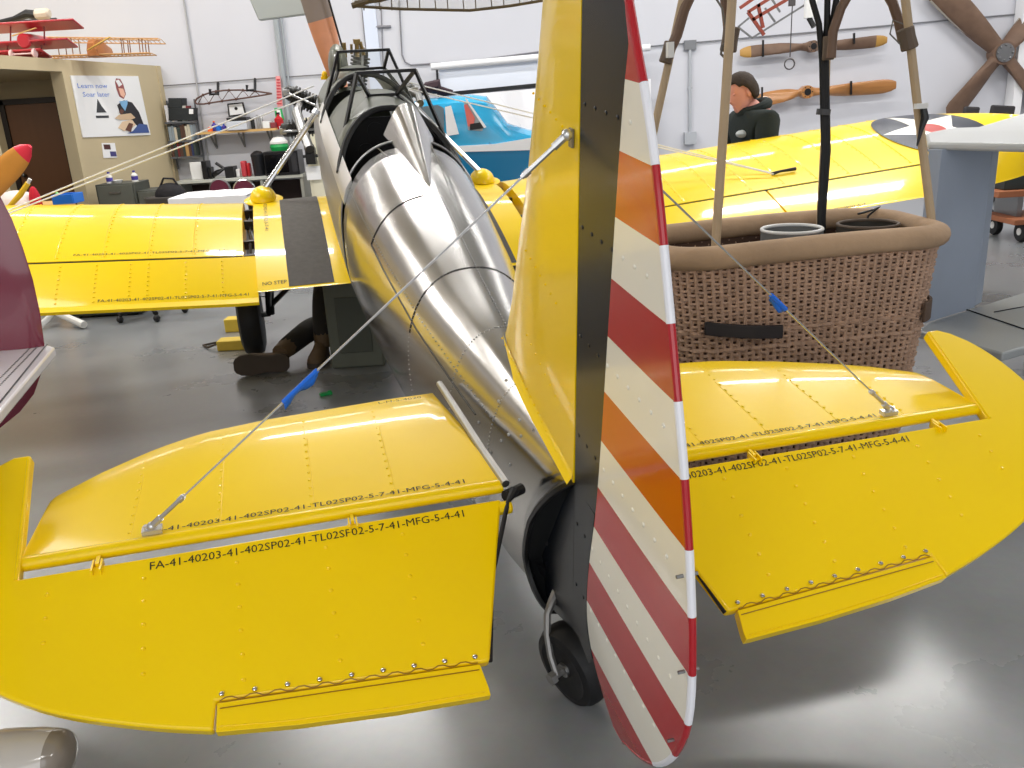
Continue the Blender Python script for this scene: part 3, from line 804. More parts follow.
for side, nm in ((-1, 'left'), (1, 'right')):
    pt, ley, tey, lez = wing_geo(side)
    cw = wing_panel(side, .26, .80, 0, 1.0)
    cO = pbuild(cw, nm + '_wing_root', YEL, auto=40)
    wk = MB(); rows = []
    for i in range(21):
        t = .03 + .955 * i / 20
        rows.append([pt(x, t, 1, .0025) for x in (.395, .45, .5, .55, .60, .635)])
    wk.loft(rows, closed=False); pbuild(wk, 'walkway', WALK, cO)
    tx = MB()
    if side < 0:
        add_text(tx, 'NO STEP', .045, lambda u, v: (lambda x, y: pt(-x, (ley(-x) - y) / (ley(-x) - tey(-x)), 1, .002))(-.775 + u, 2.85 + v), .13)
        add_text(tx, '402SP02-41-TL02-5-7-41', .03, lambda u, v: (lambda x, y: pt(-x, (ley(-x) - y) / (ley(-x) - tey(-x)), 1, .002))(-.735 + v, 3.95 - u), .5)
        pbuild(tx, 'stencil_text', INK, cO)
    mp = wing_panel(side, .865, 4.75, 0, .735, nx=30)
    mO = pbuild(mp, nm + '_wing', YEL, auto=40)
    rv = MB()
    xs = [1.12 + .235 * i for i in range(14)]
    for x in xs:
        for i in range(17):
            t = .06 + .65 * i / 16; rv.sphere(pt(x, t, 1), (.006, .008, .004), 5, 3)
        rv.tube([pt(x + .012, .05 + .67 * i / 12, 1, -.001) for i in range(13)], .0035, 4)
    pbuild(rv, 'rivet_row', YEL, mO)['kind'] = 'stuff'
    gp_ = MB(); gp_.tube([pt(x, .738, 1, -.008) for x in [.87 + .25 * i for i in range(14)]], .006, 6); pbuild(gp_, 'hinge_gap', BLKP, mO)
    fl_ = wing_panel(side, .80, 2.38, .748, 1.04 if side < 0 else 1.0, n=6, drop=R(5) if side < 0 else 0); fO = pbuild(fl_, 'flap', YEL, auto=40)
    al = wing_panel(side, 2.395, 4.62, .748, 1.0, n=6, nx=20); aO = pbuild(al, 'aileron', YEL, auto=40)
    tx = MB()
    if side < 0:
        add_text(tx, TXT, .03, lambda u, v: (lambda x: pt(-x, .70 - v / 1.4, 1, .002))(-1.75 + u), .8)
        pbuild(tx, 'stencil_text', INK, mO)
        tx = MB(); add_text(tx, TXT, .03, lambda u, v: (lambda x: (lambda c, p: c + Matrix.Rotation(R(5), 3, 'X') @ (p - c))(pt(-x, .748, 0), pt(-x, .985 - v / 1.4, 1, .002)))(-1.60 + u), .75)
        pbuild(tx, 'stencil_text', INK, fO)
        rv = MB()
        for x in (.98, 1.17, 1.36, 1.45, 1.62, 1.8):
            for i in range(9):
                c = pt(x, .748, 0); p = pt(x, .77 + .21 * i / 8, 1); rv.sphere(c + Matrix.Rotation(R(5), 3, 'X') @ (p - c), (.007, .008, .004), 5, 3)
        pbuild(rv, 'rivet_row', YEL, fO)['kind'] = 'stuff'
    else:
        add_text(tx, '40203-41-402SP02-5-7', .03, lambda u, v: (lambda x: pt(x, .985 - v / 1.4, 1, .002))(2.5 + u), .42)
        pbuild(tx, 'stencil_text', INK, aO)
    # star roundel
    rc = MB(); cx, cy, rr_ = 3.95, ley(3.8) - .50, .42
    def W(x, y, g): return pt(x, max(.005, min(.995, (ley(x) - y) / (ley(x) - tey(x)))), 1, g)
    def disc(rad, g, fn=None, n=40, k=8):
        o0 = len(rc.v); vs = []; fs = []
        for i in range(k + 1):
            for j in range(n):
                a = 2 * pi * j / n; q = (fn(a) if fn else rad) * i / k; vs.append(W(cx + q * math.sin(a), cy + q * math.cos(a), g))
        for i in range(k):
            for j in range(n): fs.append((i * n + j, i * n + (j + 1) % n, (i + 1) * n + (j + 1) % n, (i + 1) * n + j))
        rc.add(vs, fs, True)
    def star(a):
        k = 2 * pi / 5; a = (a % k); a = min(a, k - a); r0 = rr_ * .98; ri = r0 * .382
        # segment from outer tip (angle 0) to inner (angle k/2)
        x1, y1, x2, y2 = r0, 0, ri * math.cos(k / 2), ri * math.sin(k / 2)
        den = math.sin(a) * (x2 - x1) - math.cos(a) * (y2 - y1)
        return (x1 * (y2 - y1) * -1 + y1 * (x2 - x1)) / den if abs(den) > 1e-9 else r0
    disc(rr_, .0055); rc.cur = 1; disc(rr_, .007, lambda a: abs(star(a + side * pi / 2)), 100); rc.cur = 2; disc(.09, .0085, None, 24, 3)
    pbuild(rc, 'star_roundel', [mat('roundel_navy', (26, 32, 48), .35), WHT, mat('roundel_red', (170, 50, 40), .4)], mO)
    # wing gap structure
    gs = MB(); 
    for t in (.12, .3, .55, .7): gs.bar(pt(.79, t, 0), pt(.875, t, 0), .03, .05)
    gs.tube([pt(.83, .1 + .08 * i, 0, .02 * (-1) ** i) for i in range(8)], .008, 6)
    pbuild(gs, 'wing_attach_fitting', BLKP, cO)
    # strut and dome
    sA = V((side * .335, 4.25, .25)); sB = V((side * .735, 4.1, -.19))
    st = MB(); st.tube([sA, sB], .0185, 10); st.tube([sA + (sA - sB).normalized() * .03, sA], .03, 8); pbuild(st, 'landing_strut', CHR)
    dm = MB(); dm.sphere(sB + V((0, 0, -.045)), (.085, .12, .08), 16, 6, half=True); dm.lathe([(.0, -.02), (.12, -.02), (.125, -.012), (.08, 0)], sB + V((0, 0, -.04)), (0, -.05, 1), 20)
    pbuild(dm, 'strut_fairing', YEL)
    # landing wires
    lw = MB(); 
    for (fy, fz, wx, wt) in ((4.6, .38, 2.38, .25), (4.35, .36, 2.38, .42)):
        p0 = V((side * .31, fy, fz)); p1 = pt(2.52, .62, 1, .012) + V((0, (.02 if fy > 4.5 else -.02), 0)); lw.tube([p0, p1], .0045, 6)
    if side > 0:
        q = pt(2.52, .62, 1, .01); fm = MB(); fm.tube([q, q + V((.06, 0, .012)), q + V((.17, 0, .02))], [.012, .008, .012], 6); pbuild(fm, 'wire_fitting', DARK)
    else:
        q = pt(2.52, .62, 1, .01); fm = MB(); fm.tube([q, q + V((-.17, 0, .02))], .01, 6); pbuild(fm, 'wire_fitting', DARK)
    pbuild(lw, 'landing_wire', mat('pale_wire', (240, 240, 240), .4))
    # main gear
    Wc = V((side * .93, 3.93, -.99 if side < 0 else -.99)); Wc = V((side * .93, 4.0, 0)); wz = .27
    # solve local z so that world height equals tyre radius
    z = (wz - AO.z - AM[2][0] * Wc.x - AM[2][1] * Wc.y) / AM[2][2]; Wc.z = z
    ty = MB(); RT_ = .265; tp_ = [(RT_ * .5, -.06), (RT_ * .75, -.078), (RT_ * .93, -.062), (RT_ * 1.0, -.03), (RT_ * 1.0, .03), (RT_ * .93, .062), (RT_ * .75, .078), (RT_ * .5, .06)]
    ty.lathe(tp_, Wc, (1, 0, 0), 32); tO = pbuild(ty, 'main_wheel', RUB)
    hh = MB(); hh.lathe([(0, -.07), (.03, -.07), (.04, -.05), (.13, -.045), (.135, .045), (.04, .05), (0, .07)], Wc, (1, 0, 0), 24); pbuild(hh, 'wheel_hub', STEEL, tO)
    lg = MB(); ins_ = Wc + V((-side * .13, 0, 0)); lg.tube([ins_, V((side * .74, 4.0, -.35))], [.03, .035], 10); lg.tube([ins_, Wc], .02, 8)
    lg.tube([ins_ + V((0, 0, .05)), V((side * .32, 3.75, -.45))], .018, 8); lg.tube([ins_ + V((0, 0, .05)), V((side * .72, 3.4, -.38))], .016, 8)
    pbuild(lg, 'gear_leg', BLKP)
    fwir = MB()
    for dy in (0, .1): fwir.tube([ins_ + V((0, dy, .12)), pt(2.3, .3 + dy, -1)], .005, 5)
    pbuild(fwir, 'flying_wire', STEEL)

#PART2

# =============================================================== balloon basket
BZ = .97
bk_yaw = R(8); bc = V((1.155, 3.57, 0))
basket = empty('balloon_basket', bc, Matrix.Rotation(bk_yaw, 3, 'Z'), 'large brown wicker balloon basket with suede rim and tall cane uprights', 'balloon basket')
bm_inv = Matrix.Rotation(-bk_yaw, 3, 'Z')
def BL(p): return bm_inv @ (V(p) - bc)
def rrect(hx, hy, r, n):
    # n points evenly by perimeter
    segs = []; L = 2 * (hx - r) * 2 + 2 * (hy - r) * 2 + 2 * pi * r
    pts = []
    for i in range(n):
        s = L * i / n
        for (kind, ln, a, b) in (('l', 2 * (hx - r), V((-(hx - r), -hy)), V((1, 0))), ('c', pi * r / 2, V((hx - r, -(hy - r))), -pi / 2), ('l', 2 * (hy - r), V((hx, -(hy - r))), V((0, 1))), ('c', pi * r / 2, V((hx - r, hy - r)), 0),
                               ('l', 2 * (hx - r), V((hx - r, hy)), V((-1, 0))), ('c', pi * r / 2, V((-(hx - r), hy - r)), pi / 2), ('l', 2 * (hy - r), V((-hx, hy - r)), V((0, -1))), ('c', pi * r / 2, V((-(hx - r), -(hy - r))), pi)):
            if s <= ln:
                if kind == 'l': p = a + b * s; nn = V((b.y, -b.x))
                else:
                    an = b + s / r; nn = V((math.cos(an), math.sin(an))); p = a + nn * r
                pts.append((p, nn)); break
            s -= ln
        else: pts.append((V((-(hx - r), -hy)), V((0, -1))))
    return pts
NS = 100
def bsec(z):
    t = z / BZ; hx = .475 + .085 * t; hy = .245 + .055 * t; return hx, hy, .16
wv = MB(); row = 0; z = .03
ropez = (.60, .665)
while z < .935:
    hx, hy, r_ = bsec(z); pts = rrect(hx, hy, r_, NS * 2)
    ph = row % 2; amp = .0085
    ring = [V((p.x + nn.x * amp * math.cos(pi * (i + .0) + pi * ph) * (1 if i % 2 == 0 else 0) , p.y + nn.y * amp * math.cos(pi * ph) * (1 if (i // 2) % 2 == 0 else -1), z)) if False else
            V((p.x + nn.x * amp * (1 if ((i // 2) + ph) % 2 else -1) * (1 if i % 2 else 0), p.y + nn.y * amp * (1 if ((i // 2) + ph) % 2 else -1) * (1 if i % 2 else 0), z + .0015 * math.sin(i * .9 + row))) for i, (p, nn) in enumerate(pts)]
    rad = .0076 if z < .6 else .0060
    if any(abs(z - q) < .008 for q in ropez): rad = .011
    wv.tube(ring + [ring[0]], rad, 5, cap=False)
    z += .021 if z < .6 else .0155; row += 1
hx, hy, r_ = bsec(0); 
wv.prism([(p.x, p.y) for p, _ in rrect(hx, hy, r_, 40)], lambda u, v, w: V((u, v, w)), 0, .03)
wo = wv.build('wicker_wall', WICK, basket)
sk = MB()
for i in range(NS):
    a = rrect(*bsec(.0), NS)[i]; b = rrect(*bsec(.94), NS)[i]
    sk.tube([(a[0].x, a[0].y, .02), (b[0].x, b[0].y, .94)], .0085, 6)
so = sk.build('wicker_stake', WICK, basket); so['kind'] = 'stuff'
lin_ = MB(); 
for k in (1,):
    pa_ = [rrect(bsec(q)[0] - .012, bsec(q)[1] - .012, .14, 60) for q in (.03, .95)]
    lin_.loft([[V((p.x, p.y, q)) for p, _ in pp] for pp, q in zip(pa_, (.03, .95))], cap=(False, False))
lin_.build('basket_lining', mat('dark_wicker_gap', (84, 62, 50), .8), basket)
rimp = rrect(.565, .300, .18, 72); rm = MB()
def rimz(p): return BZ + .010 * math.sin(p.x * 3 + 1) + .004 * math.sin(p.y * 9)
ring = []
vs = []; 
rings = []
for p, nn in rimp:
    rings.append([V((p.x + nn.x * .050 * math.cos(a), p.y + nn.y * .050 * math.cos(a), rimz(p) + .045 * math.sin(a))) for a in [2 * pi * j / 14 for j in range(14)]])
rm.loft(rings, loop=True)
rm.build('padded_rim', SUEDE, basket)
def strap(px0, py0, px1, py1, y, w, name):
    s_ = MB(); a = BL(Py(px0, py0, y)); b = BL(Py(px1, py1, y)); mid = (a + b) / 2 + V((0, -.03, 0))
    s_.loft([[p + V((0, 0, w)), p + V((0, -.012, w)), p + V((0, -.012, -w)), p + V((0, 0, -w))] for p in [a + (b - a) * t + V((0, -.03 * math.sin(pi * t), 0)) for t in [i / 8 for i in range(9)]]])
    s_.build(name, mat('black_leather', (42, 36, 36), .6), basket, bevel=.003, label=None) if False else s_.build(name, mat('black_leather', (42, 36, 36), .6), basket, bevel=.003)
strap(704, 328, 782, 331, 3.21, .026, 'carry_handle')
a = V((.56, -.10, .60)); sh = MB()
hc_ = (V((.37, -.125, .675)), .183)
sh.loft([[hc_[0] + V((math.cos(a_) * (hc_[1] + g_), math.sin(a_) * (hc_[1] + g_), dz)) for g_, dz in ((0, .04), (.012, .04), (.012, -.04), (0, -.04))] for a_ in [R(-62 + 8 * i) for i in range(7)]])
sh.build('carry_handle', mat('dark_suede', (92, 74, 62), .9), basket, bevel=.003)
# uprights
def pole(ppts, r, name='cane_upright', m_=CANE):
    q = MB(); q.tube([BL(p) for p in ppts], r, 10); return q.build(name, m_, basket)
P1 = [Py(715, 262, 3.33), Py(716, 240, 3.33), Py(724, 120, 3.42), Py(734, -30, 3.5)]
P2 = [Py(932, 228, 3.56), Py(931, 216, 3.58), Py(918, 110, 3.64), Py(902, -30, 3.6)]
P0 = [Py(634, 222, 3.86), Py(655, 125, 3.84), Py(689, -30, 3.8)]
P3 = [Py(819, 232, 3.78), Py(820, 214, 3.78), Py(826, 100, 3.84), Py(828, 30, 3.8)]
pole(P1, .0175); pole(P2, .0175); pole(P0, .0165)
pole(P3, .014)
pole([Py(669, 52, 3.8), Py(677, 35, 3.8), Py(684, 10, 3.8), Py(695, -14, 3.8), Py(712, -40, 3.8)], .022, 'curved_tube', WOODD)
pole([Py(729, 40, 3.56), Py(727, 18, 3.56), Py(724, -10, 3.56), Py(716, -40, 3.6)], .018, 'curved_tube', WOODD)
pole([Py(831, 58, 3.7), Py(833, 32, 3.7), Py(841, 8, 3.7), Py(856, -18, 3.7), Py(870, -26, 3.7), Py(882, -16, 3.7), Py(893, 4, 3.7), Py(899, 22, 3.68), Py(903, 42, 3.68)], .019, 'curved_tube', WOODD)
def sleeve(x0, y0, x1, y1, d, r):
    q = MB(); a = BL(Py(x0, y0, d)); b = BL(Py(x1, y1, d)); q.tube([a, a.lerp(b, .05), a.lerp(b, .5), a.lerp(b, .95), b], [r * .85, r, r * .94, r, r * .88], 10)
    q.build('leather_sleeve', LEATH, basket)
sleeve(671, 42, 665, 63, 3.8, .027); sleeve(732, 27, 728, 52, 3.54, .032); sleeve(829, 36, 828, 60, 3.72, .024); sleeve(905, 28, 910, 49, 3.62, .034)
for k, (tx_, dd) in enumerate((( -10, 0), (4, .02), (12, .04))):
    q = MB(); pts = [Py(820 + k * 1.5, 232, 3.76 + dd * .3), Py(820 + k * 1.5, 216, 3.76 + dd * .3), Py(826 + k * 2 - 2, 150, 3.78), Py(823 + 2 * k, 112, 3.78), Py(822 + 2 * k, 60, 3.76), Py(824 + tx_ * .5 + k, 24, 3.74), Py(822 + tx_ * 1.4, -14, 3.72)]
    q.tube([BL(p) for p in pts], .0125, 8); q.build('fuel_hose', RUB, basket)
q = MB()
for (x, y) in ((824, 112), (826, 36)):
    q = MB(); q.tube([BL(Py(x - 1, y + 3, 3.77)), BL(Py(x, y - 3, 3.77))], .029, 10); q.build('hose_tie', mat('grey_tape', (70, 70, 72), .6), basket)
q = MB(); q.tube([BL(Py(728, 40, 3.5)), BL(Py(722, 46, 3.5)), BL(Py(721, 54, 3.5)), BL(Py(727, 60, 3.5))], .005, 6); q.build('rope_loop', mat('grey_cord', (110, 106, 100), .8), basket); q = MB(); q.tube([BL(Py(903, 24, 3.58)), BL(Py(893, 20, 3.58)), BL(Py(890, 34, 3.58)), BL(Py(900, 44, 3.58))], .003, 6)
q.build('rope_loop', mat('grey_cord', (110, 106, 100), .8), basket); q = MB(); q.tube([BL(Py(726, 28, 3.5)), BL(Py(722, 8, 3.5)), BL(Py(712, -8, 3.5))], .004, 6)
q.build('rope_loop', mat('grey_cord', (110, 106, 100), .8), basket)
q = MB(); c_ = Py(922, 112, 3.6); q.tube([BL(Py(923, 106, 3.6)), BL(Py(925, 118, 3.6)), BL(Py(921, 130, 3.6)), BL(Py(917, 146, 3.6))], [.012, .016, .009, .004], 8); q.build('black_strap', BLKP, basket)
q = MB(); q.box(BL(Py(921, 106, 3.58)), (.05, .02, .02)); q.build('white_clip', PLAS, basket); q = MB(); q.box(BL(Py(670, 50, 3.76)), (.025, .03, .06)); q.build('white_clip', PLAS, basket)
q = MB(); q.tube([BL(Py(858, 214, 3.78)), BL(Py(872, 210, 3.8)), BL(Py(880, 206, 3.85)), BL(Py(868, 216, 3.82)), BL(Py(866, 226, 3.8))], .005, 6); q.build('black_strap', BLKP, basket)
# gas cylinders
for (px, py, lab, g) in ((792, 226, 'grey gas cylinder with open white collar ring standing in wicker basket', 0), (868, 222, 'gas cylinder with dark collar ring and hose in right basket end', 1)):
    c = Py(px, py, 3.58 if g == 0 else 3.66); c.z = 0
    tn = empty('gas_cylinder', (c.x, c.y, .03), None, lab, 'gas cylinder')
    q = MB(); q.lathe([(0, 0), (.11, .0), (.118, .03), (.118, .62), (.10, .72), (.04, .78), (0, .79)], (0, 0, 0), n=28); q.build('cylinder_body', mat('tank_grey', (150, 152, 152), .4, .5), tn)
    q = MB(); top = 1.0 if g == 0 else .99
    q.lathe([(.118, .66), (.124, .66), (.124, top - .03), (.118, top - .03), (.118, .66)], (0, 0, 0), n=32); q.build('collar', mat('collar_grey' if g == 0 else 'collar_dark', (120, 122, 122) if g == 0 else (70, 66, 60), .45, .3), tn)
    q = MB(); q.tube([(.12 * math.cos(2 * pi * i / 32), .12 * math.sin(2 * pi * i / 32), top - .03) for i in range(33)], .007, 8); q.build('collar_rim', PLAS if g == 0 else LEATH, tn)
    q = MB(); q.tube([(0, 0, .78), (0, 0, .86)], .02, 8); q.box((0, 0, .87), (.07, .025, .02)); q.tube([(0, 0, .84), (.06, 0, .84)], .012, 8); q.build('valve', STEEL, tn)

# =============================================================== grey aircraft tail
zt_ = 1.285; zl = .47
gt = empty('grey_aircraft_tail', (2.75, 4.3, 0), None, 'blue grey unpainted aircraft tail fin with flat pale top plane beside the wicker basket', 'aircraft tail')
go_ = V((2.75, 4.3, 0))
def gpoly(mb, pxs, z, th):
    pts = [Pz(x, y, z) - go_ for x, y in pxs]
    mb.prism([(p.x, p.y) for p in pts], lambda u, v, w: V((u, v, w)), z - th, z)
q = MB(); gpoly(q, [(928, 142), (926, 133), (950, 128), (977, 127), (1024, 113), (1120, 92), (1120, 145)], zt_, .035); q.build('top_plane', GREYL, gt, bevel=.012)
q = MB(); gpoly(q, [(918, 330), (930, 322), (986, 304), (1040, 287), (1120, 268), (1120, 335), (1024, 347), (1003, 353)], zl, .04); q.build('lower_plane', GREYD, gt, bevel=.01)
q = MB(); q.tube([Pz(962, 308, zl + .002) - go_, Pz(1024, 329, zl + .002) - go_, Pz(1060, 340, zl + .002) - go_], .004, 5)
q.tube([Pz(994, 312, zl + .002) - go_, Pz(1060, 300, zl + .002) - go_], .0025, 5); q.build('panel_seam', DARK, gt)
A0 = Pz(925, 323, zl); A1 = Pz(986, 304, zl); dd = (A1 - A0).normalized(); nn_ = V((-dd.y, dd.x, 0))
q = MB(); L_ = (A1 - A0).length
q.prism([(0, 0), (L_ * .80, 0), (L_ * .80, .06), (0, .06)], lambda u, v, w: A0 + dd * u + nn_ * v + V((0, 0, w)) - go_, 0, zt_ - zl - .03); q.build('fin_panel', GREYP, gt)
q = MB(); q.prism([(L_ * .82, .004), (L_ * 1.0, .022), (L_ * 1.0, .038), (L_ * .82, .056)], lambda u, v, w: A0 + dd * u + nn_ * v + V((0, 0, w)) - go_, 0.005, zt_ - zl - .035); q.build('rudder_panel', GREYP, gt, bevel=.004)
q = MB(); q.box((.35, .1, .235), (.5, .4, .47)); q.box((.6, .2, .85), (.12, .5, .8)); q.build('support_stand', GREYD, gt, bevel=.01)

# =============================================================== helpers for wall things
def flat(mb, pxs, y, th):
    """outline at depth y with thickness th (towards the back)"""
    pts = [Py(a, b, y) for a, b in pxs]; mb.prism([(p.x, p.z) for p in pts], lambda u, v, w: V((u, w, v)), y, y + th); return mb
def item(name, mb, m_, label, cat, group=None, **k):
    o = mb.build(name, m_, **k); return tag(o, label, cat, group)
def rebase(o):
    """move a mesh's origin to the middle of its underside"""
    me = o.data; xs = [v.co for v in me.vertices]
    if not xs: return o
    c = V(((min(v.x for v in xs) + max(v.x for v in xs)) / 2, (min(v.y for v in xs) + max(v.y for v in xs)) / 2, min(v.z for v in xs)))
    for v in me.vertices: v.co -= c
    for ch in [x for x in bpy.data.objects if x.parent == o]: ch.location -= c
    o.location = o.location + c
    return o

# propellers on the wall
def blade_prop(name, pxc, tipL, tipR, wpx, ms, label, hubr, y=12.36):
    c = Py(*pxc, y); a = Py(*tipL, y); b = Py(*tipR, y)
    q = MB(); d = (b - a).normalized(); up = V((-d.z, 0, d.x)); s = wpx / F * y
    def side(tip, sg):
        L = (tip - c).length; dr = (tip - c).normalized(); rings = []
        for i in range(21):
            t = i / 20; w = s * (.62 - .30 * math.exp(-((t - .14) / .09) ** 2)) * (1 if t < .8 else math.sqrt(max(.03, 1 - ((t - .8) / .2) ** 2 * .75)))
            if t < .08: w = s * .6
            if t > .1: w *= .75 + .45 * min(1, (t - .1) / .35)
            tw = R(50 - 45 * t) * sg; xd = up * math.cos(tw) + V((0, 1, 0)) * math.sin(tw); yd = dr.cross(xd); th = .055 * (1 - t) + .012
            off = up * sg * .012 * math.sin(t * pi)
            rings.append([c + dr * L * t + off + xd * w * math.cos(2 * pi * j / 12) + yd * th * math.sin(2 * pi * j / 12) for j in range(12)])
        k = 17 if len(ms) > 2 else 20
        q.cur = 0; q.loft(rings[:k + 1])
        if k < 20: q.cur = 2; q.loft(rings[k:])
    side(a, 1); side(b, -1)
    q.cur = 0; q.lathe([(.0, -.07), (hubr, -.07), (hubr, .07), (0, .07)], c, (0, 1, 0), 20)
    o = item(name, q, ms, label, 'propeller')
    h = MB(); h.lathe([(0, -.075), (hubr * .55, -.075), (hubr * .55, -.06), (0, -.06)], c, (0, 1, 0), 16)
    for k in range(6): h.sphere(c + V((hubr * .76 * math.cos(k * pi / 3), -.07, hubr * .76 * math.sin(k * pi / 3))), .009, 6, 4)
    h.build('hub_bore', BLKP, o)
    return o
blade_prop('wooden_propeller', (812, 46.5), (740, 53), (887, 40), 7.4, [WOODD, BLKP, mat('tan_wood_tip', (176, 134, 66), .5)], 'dark wooden propeller with tan tips hung higher on back wall', .075)
blade_prop('wooden_propeller', (806, 92), (755, 102), (896, 85), 9.0, [WOOD], 'reddish varnished wooden propeller hung lower on back wall', .085)
for i, (x, y0, y1) in enumerate(((763, 40, 56), (854, 33, 43), (762, 87, 103), (851, 81, 94))):
    q = MB(); q.bar(Py(x, y1, 12.28), Py(x, y0, 12.28), .035, .02); q.bar(Py(x, y1, 12.28), Py(x, y1 - 1, 12.49), .03, .02)
    item('wall_hook', q, BLKP, ['black hook at left of the dark upper propeller', 'black hook at right of the dark upper propeller', 'black hook at left of the reddish lower propeller', 'black hook at right of the reddish lower propeller'][i], 'hook', 'hooks holding the wall propellers')
# four blade propeller
c4 = Py(1001, 53, 12.3); q = MB(); ms4 = [WOODD, mat('pale_worn_edge', (178, 172, 160), .5)]
for (tx_, ty_, w) in ((930, -20, 9.5), (948, 118, 9), (1062, -14, 8.5), (1060, 120, 8.5)):
    tip = Py(tx_, ty_, 12.3); d = (tip - c4).normalized(); up = V((-d.z, 0, d.x)); L = (tip - c4).length; s = w / F * 12.3; rg = []
    for i in range(15):
        t = i / 14; ww = s * (.75 + .5 * math.sin(min(1, t * 1.3) * pi * .55)) * (1 if t < .86 else math.sqrt(max(.05, 1 - ((t - .86) / .14) ** 2))); th = .07 * (1 - t) + .015; tw = R(48 - 36 * t)
        xd = up * math.cos(tw) + V((0, 1, 0)) * math.sin(tw); yd = d.cross(xd)
        rg.append([c4 + d * L * t + xd * ww * math.cos(2 * pi * j / 12) + yd * th * math.sin(2 * pi * j / 12) for j in range(12)])
    q.cur = 0; q.loft(rg)
    q.cur = 1; q.loft([[p[11] - V((0, .006, 0)), p[0] - V((0, .006, 0)), p[1] - V((0, .006, 0))] for p in rg[4:13]], closed=False)
q.cur = 0; q.lathe([(0, -.09), (.15, -.09), (.15, .09), (0, .09)], c4, (0, 1, 0), 24)
o = item('four_blade_propeller', q, ms4, 'large weathered four blade wooden propeller hung at right end of back wall', 'propeller')
h = MB(); h.lathe([(.06, -.11), (.12, -.11), (.12, -.085)], c4, (0, 1, 0), 24); 
for k in range(8): h.sphere(c4 + V((.095 * math.cos(k * pi / 4), -.11, .095 * math.sin(k * pi / 4))), .017, 8, 5)
h.build('hub_plate', STEEL, o); h = MB(); h.lathe([(0, -.1), (.06, -.1), (.06, -.092), (0, -.092)], c4, (0, 1, 0), 16); h.build('hub_bore', BLKP, o)

# red brown tube frame and ring near the top
fd = 10.5
q = MB()
for a, b in (((748, 12), (764, 35)), ((748, 12), (772, -3)), ((752, 20), (800, -8)), ((758, 4), (763, 28)), ((740, 8), (760, -6))): q.bar(Py(*a, fd), Py(*b, fd), .035, .035)
o = item('tubular_frame', q, RUST, 'red brown tubular frame hanging high above the man in black', 'frame')
q = MB()
for a, b in (((738, 27), (752, 38)), ((752, 38), (811, 1)), ((738, 27), (749, 18)), ((765, 8), (775, 22)), ((770, -4), (780, 12))): q.bar(Py(*a, fd), Py(*b, fd), .02, .02)
q.build('thin_rail', STEEL, o)
q = MB(); q.tube([Py(793, -5, 10.2), Py(792, 12, 10.2), Py(790, 57, 10.2)], .006, 6); c = Py(789.5, 64, 10.2)
q.tube([c + V((.055 * math.cos(2 * pi * i / 24), 0, .055 * math.sin(2 * pi * i / 24))) for i in range(25)], .008, 6); q.box(Py(792, 2, 10.2), (.06, .06, .08))
item('hanging_ring', q, mat('dark_chain', (80, 76, 76), .5, .5), 'thin metal ring hanging on a long cord from above', 'ring')
q = MB(); q.tube([Py(811, -5, 10.4), Py(810, 18, 10.4)], .07, 12); o = item('security_camera', q, PLAS, 'white cylindrical camera with black nose hanging beside black hoses', 'camera')
q = MB(); q.tube([Py(809, 18, 10.38), Py(814, 27, 10.34)], .03, 8); q.build('camera_nose', BLKP, o)

# black chair backs at right
for i, (x0, x1, y0, y1, lab) in enumerate(((963, 977, 108, 121, 'black chair back standing left below the four blade propeller'), (990, 1012, 107, 122, 'wider black chair back standing right below the four blade propeller'))):
    yy_ = 10.3 + .75 * i; a = Py(x0, y0, yy_); b = Py(x1, y1, yy_)
    ch = empty('office_chair', ((a.x + b.x) / 2, yy_, 0), None, lab, 'chair', 'black chairs by the back wall'); w = b.x - a.x
    q = MB(); q.box((0, 0, (a.z + b.z) / 2 - .05), (w, .06, a.z - b.z + .12), Matrix.Rotation(R(6), 3, 'Y')); q.build('backrest', mat('charcoal_fabric', (52, 50, 52), .9), ch, bevel=.02)
    q = MB(); q.box((0, -.22, .46), (.42, .42, .08)); q.build('seat', mat('charcoal_fabric', (52, 50, 52), .9), ch, bevel=.02)
    q = MB(); q.bar((0, .02, .44), (0, .04, a.z - .3), .06, .03); q.tube([(0, -.2, .42), (0, -.2, .1)], .03)
    for k in range(5): q.tube([(0, -.2, .1), (.26 * math.cos(k * 2 * pi / 5), -.2 + .26 * math.sin(k * 2 * pi / 5), .05)], .018); q.sphere((.26 * math.cos(k * 2 * pi / 5), -.2 + .26 * math.sin(k * 2 * pi / 5), .03), .03, 8, 5)
    q.build('star_base', BLKP, ch)

# wooden cart at right
c = Pz(1012, 244, 0)
ct = empty('wooden_cart', (c.x + .75, c.y + .3, 0), None, 'low wooden cart with black wheels behind the grey tail fin', 'cart')
q = MB(); q.box((0, 0, .2), (1.5, .6, .05)); q.box((0, .1, .45), (1.7, .5, .06)); q.build('deck', mat('cart_wood', (150, 92, 60), .6, noise=.2), ct, bevel=.005)
for x in (-.6, .6): q = MB(); q.box((x, .1, .32), (.05, .4, .24)); q.build('frame_post', STEEL, ct)
for x in (-.62, .62):
    for y in (-.22, .25):
        q = MB(); q.lathe([(.03, -.03), (.09, -.03), (.1, -.015), (.1, .015), (.09, .03), (.03, .03)], (x, y, .1), (1, 0, 0), 20); w_ = q.build('cart_wheel', RUB, ct)
        q = MB(); q.lathe([(0, -.035), (.035, -.035), (.035, .035), (0, .035)], (x, y, .1), (1, 0, 0), 12); q.build('hub', PLAS, w_)
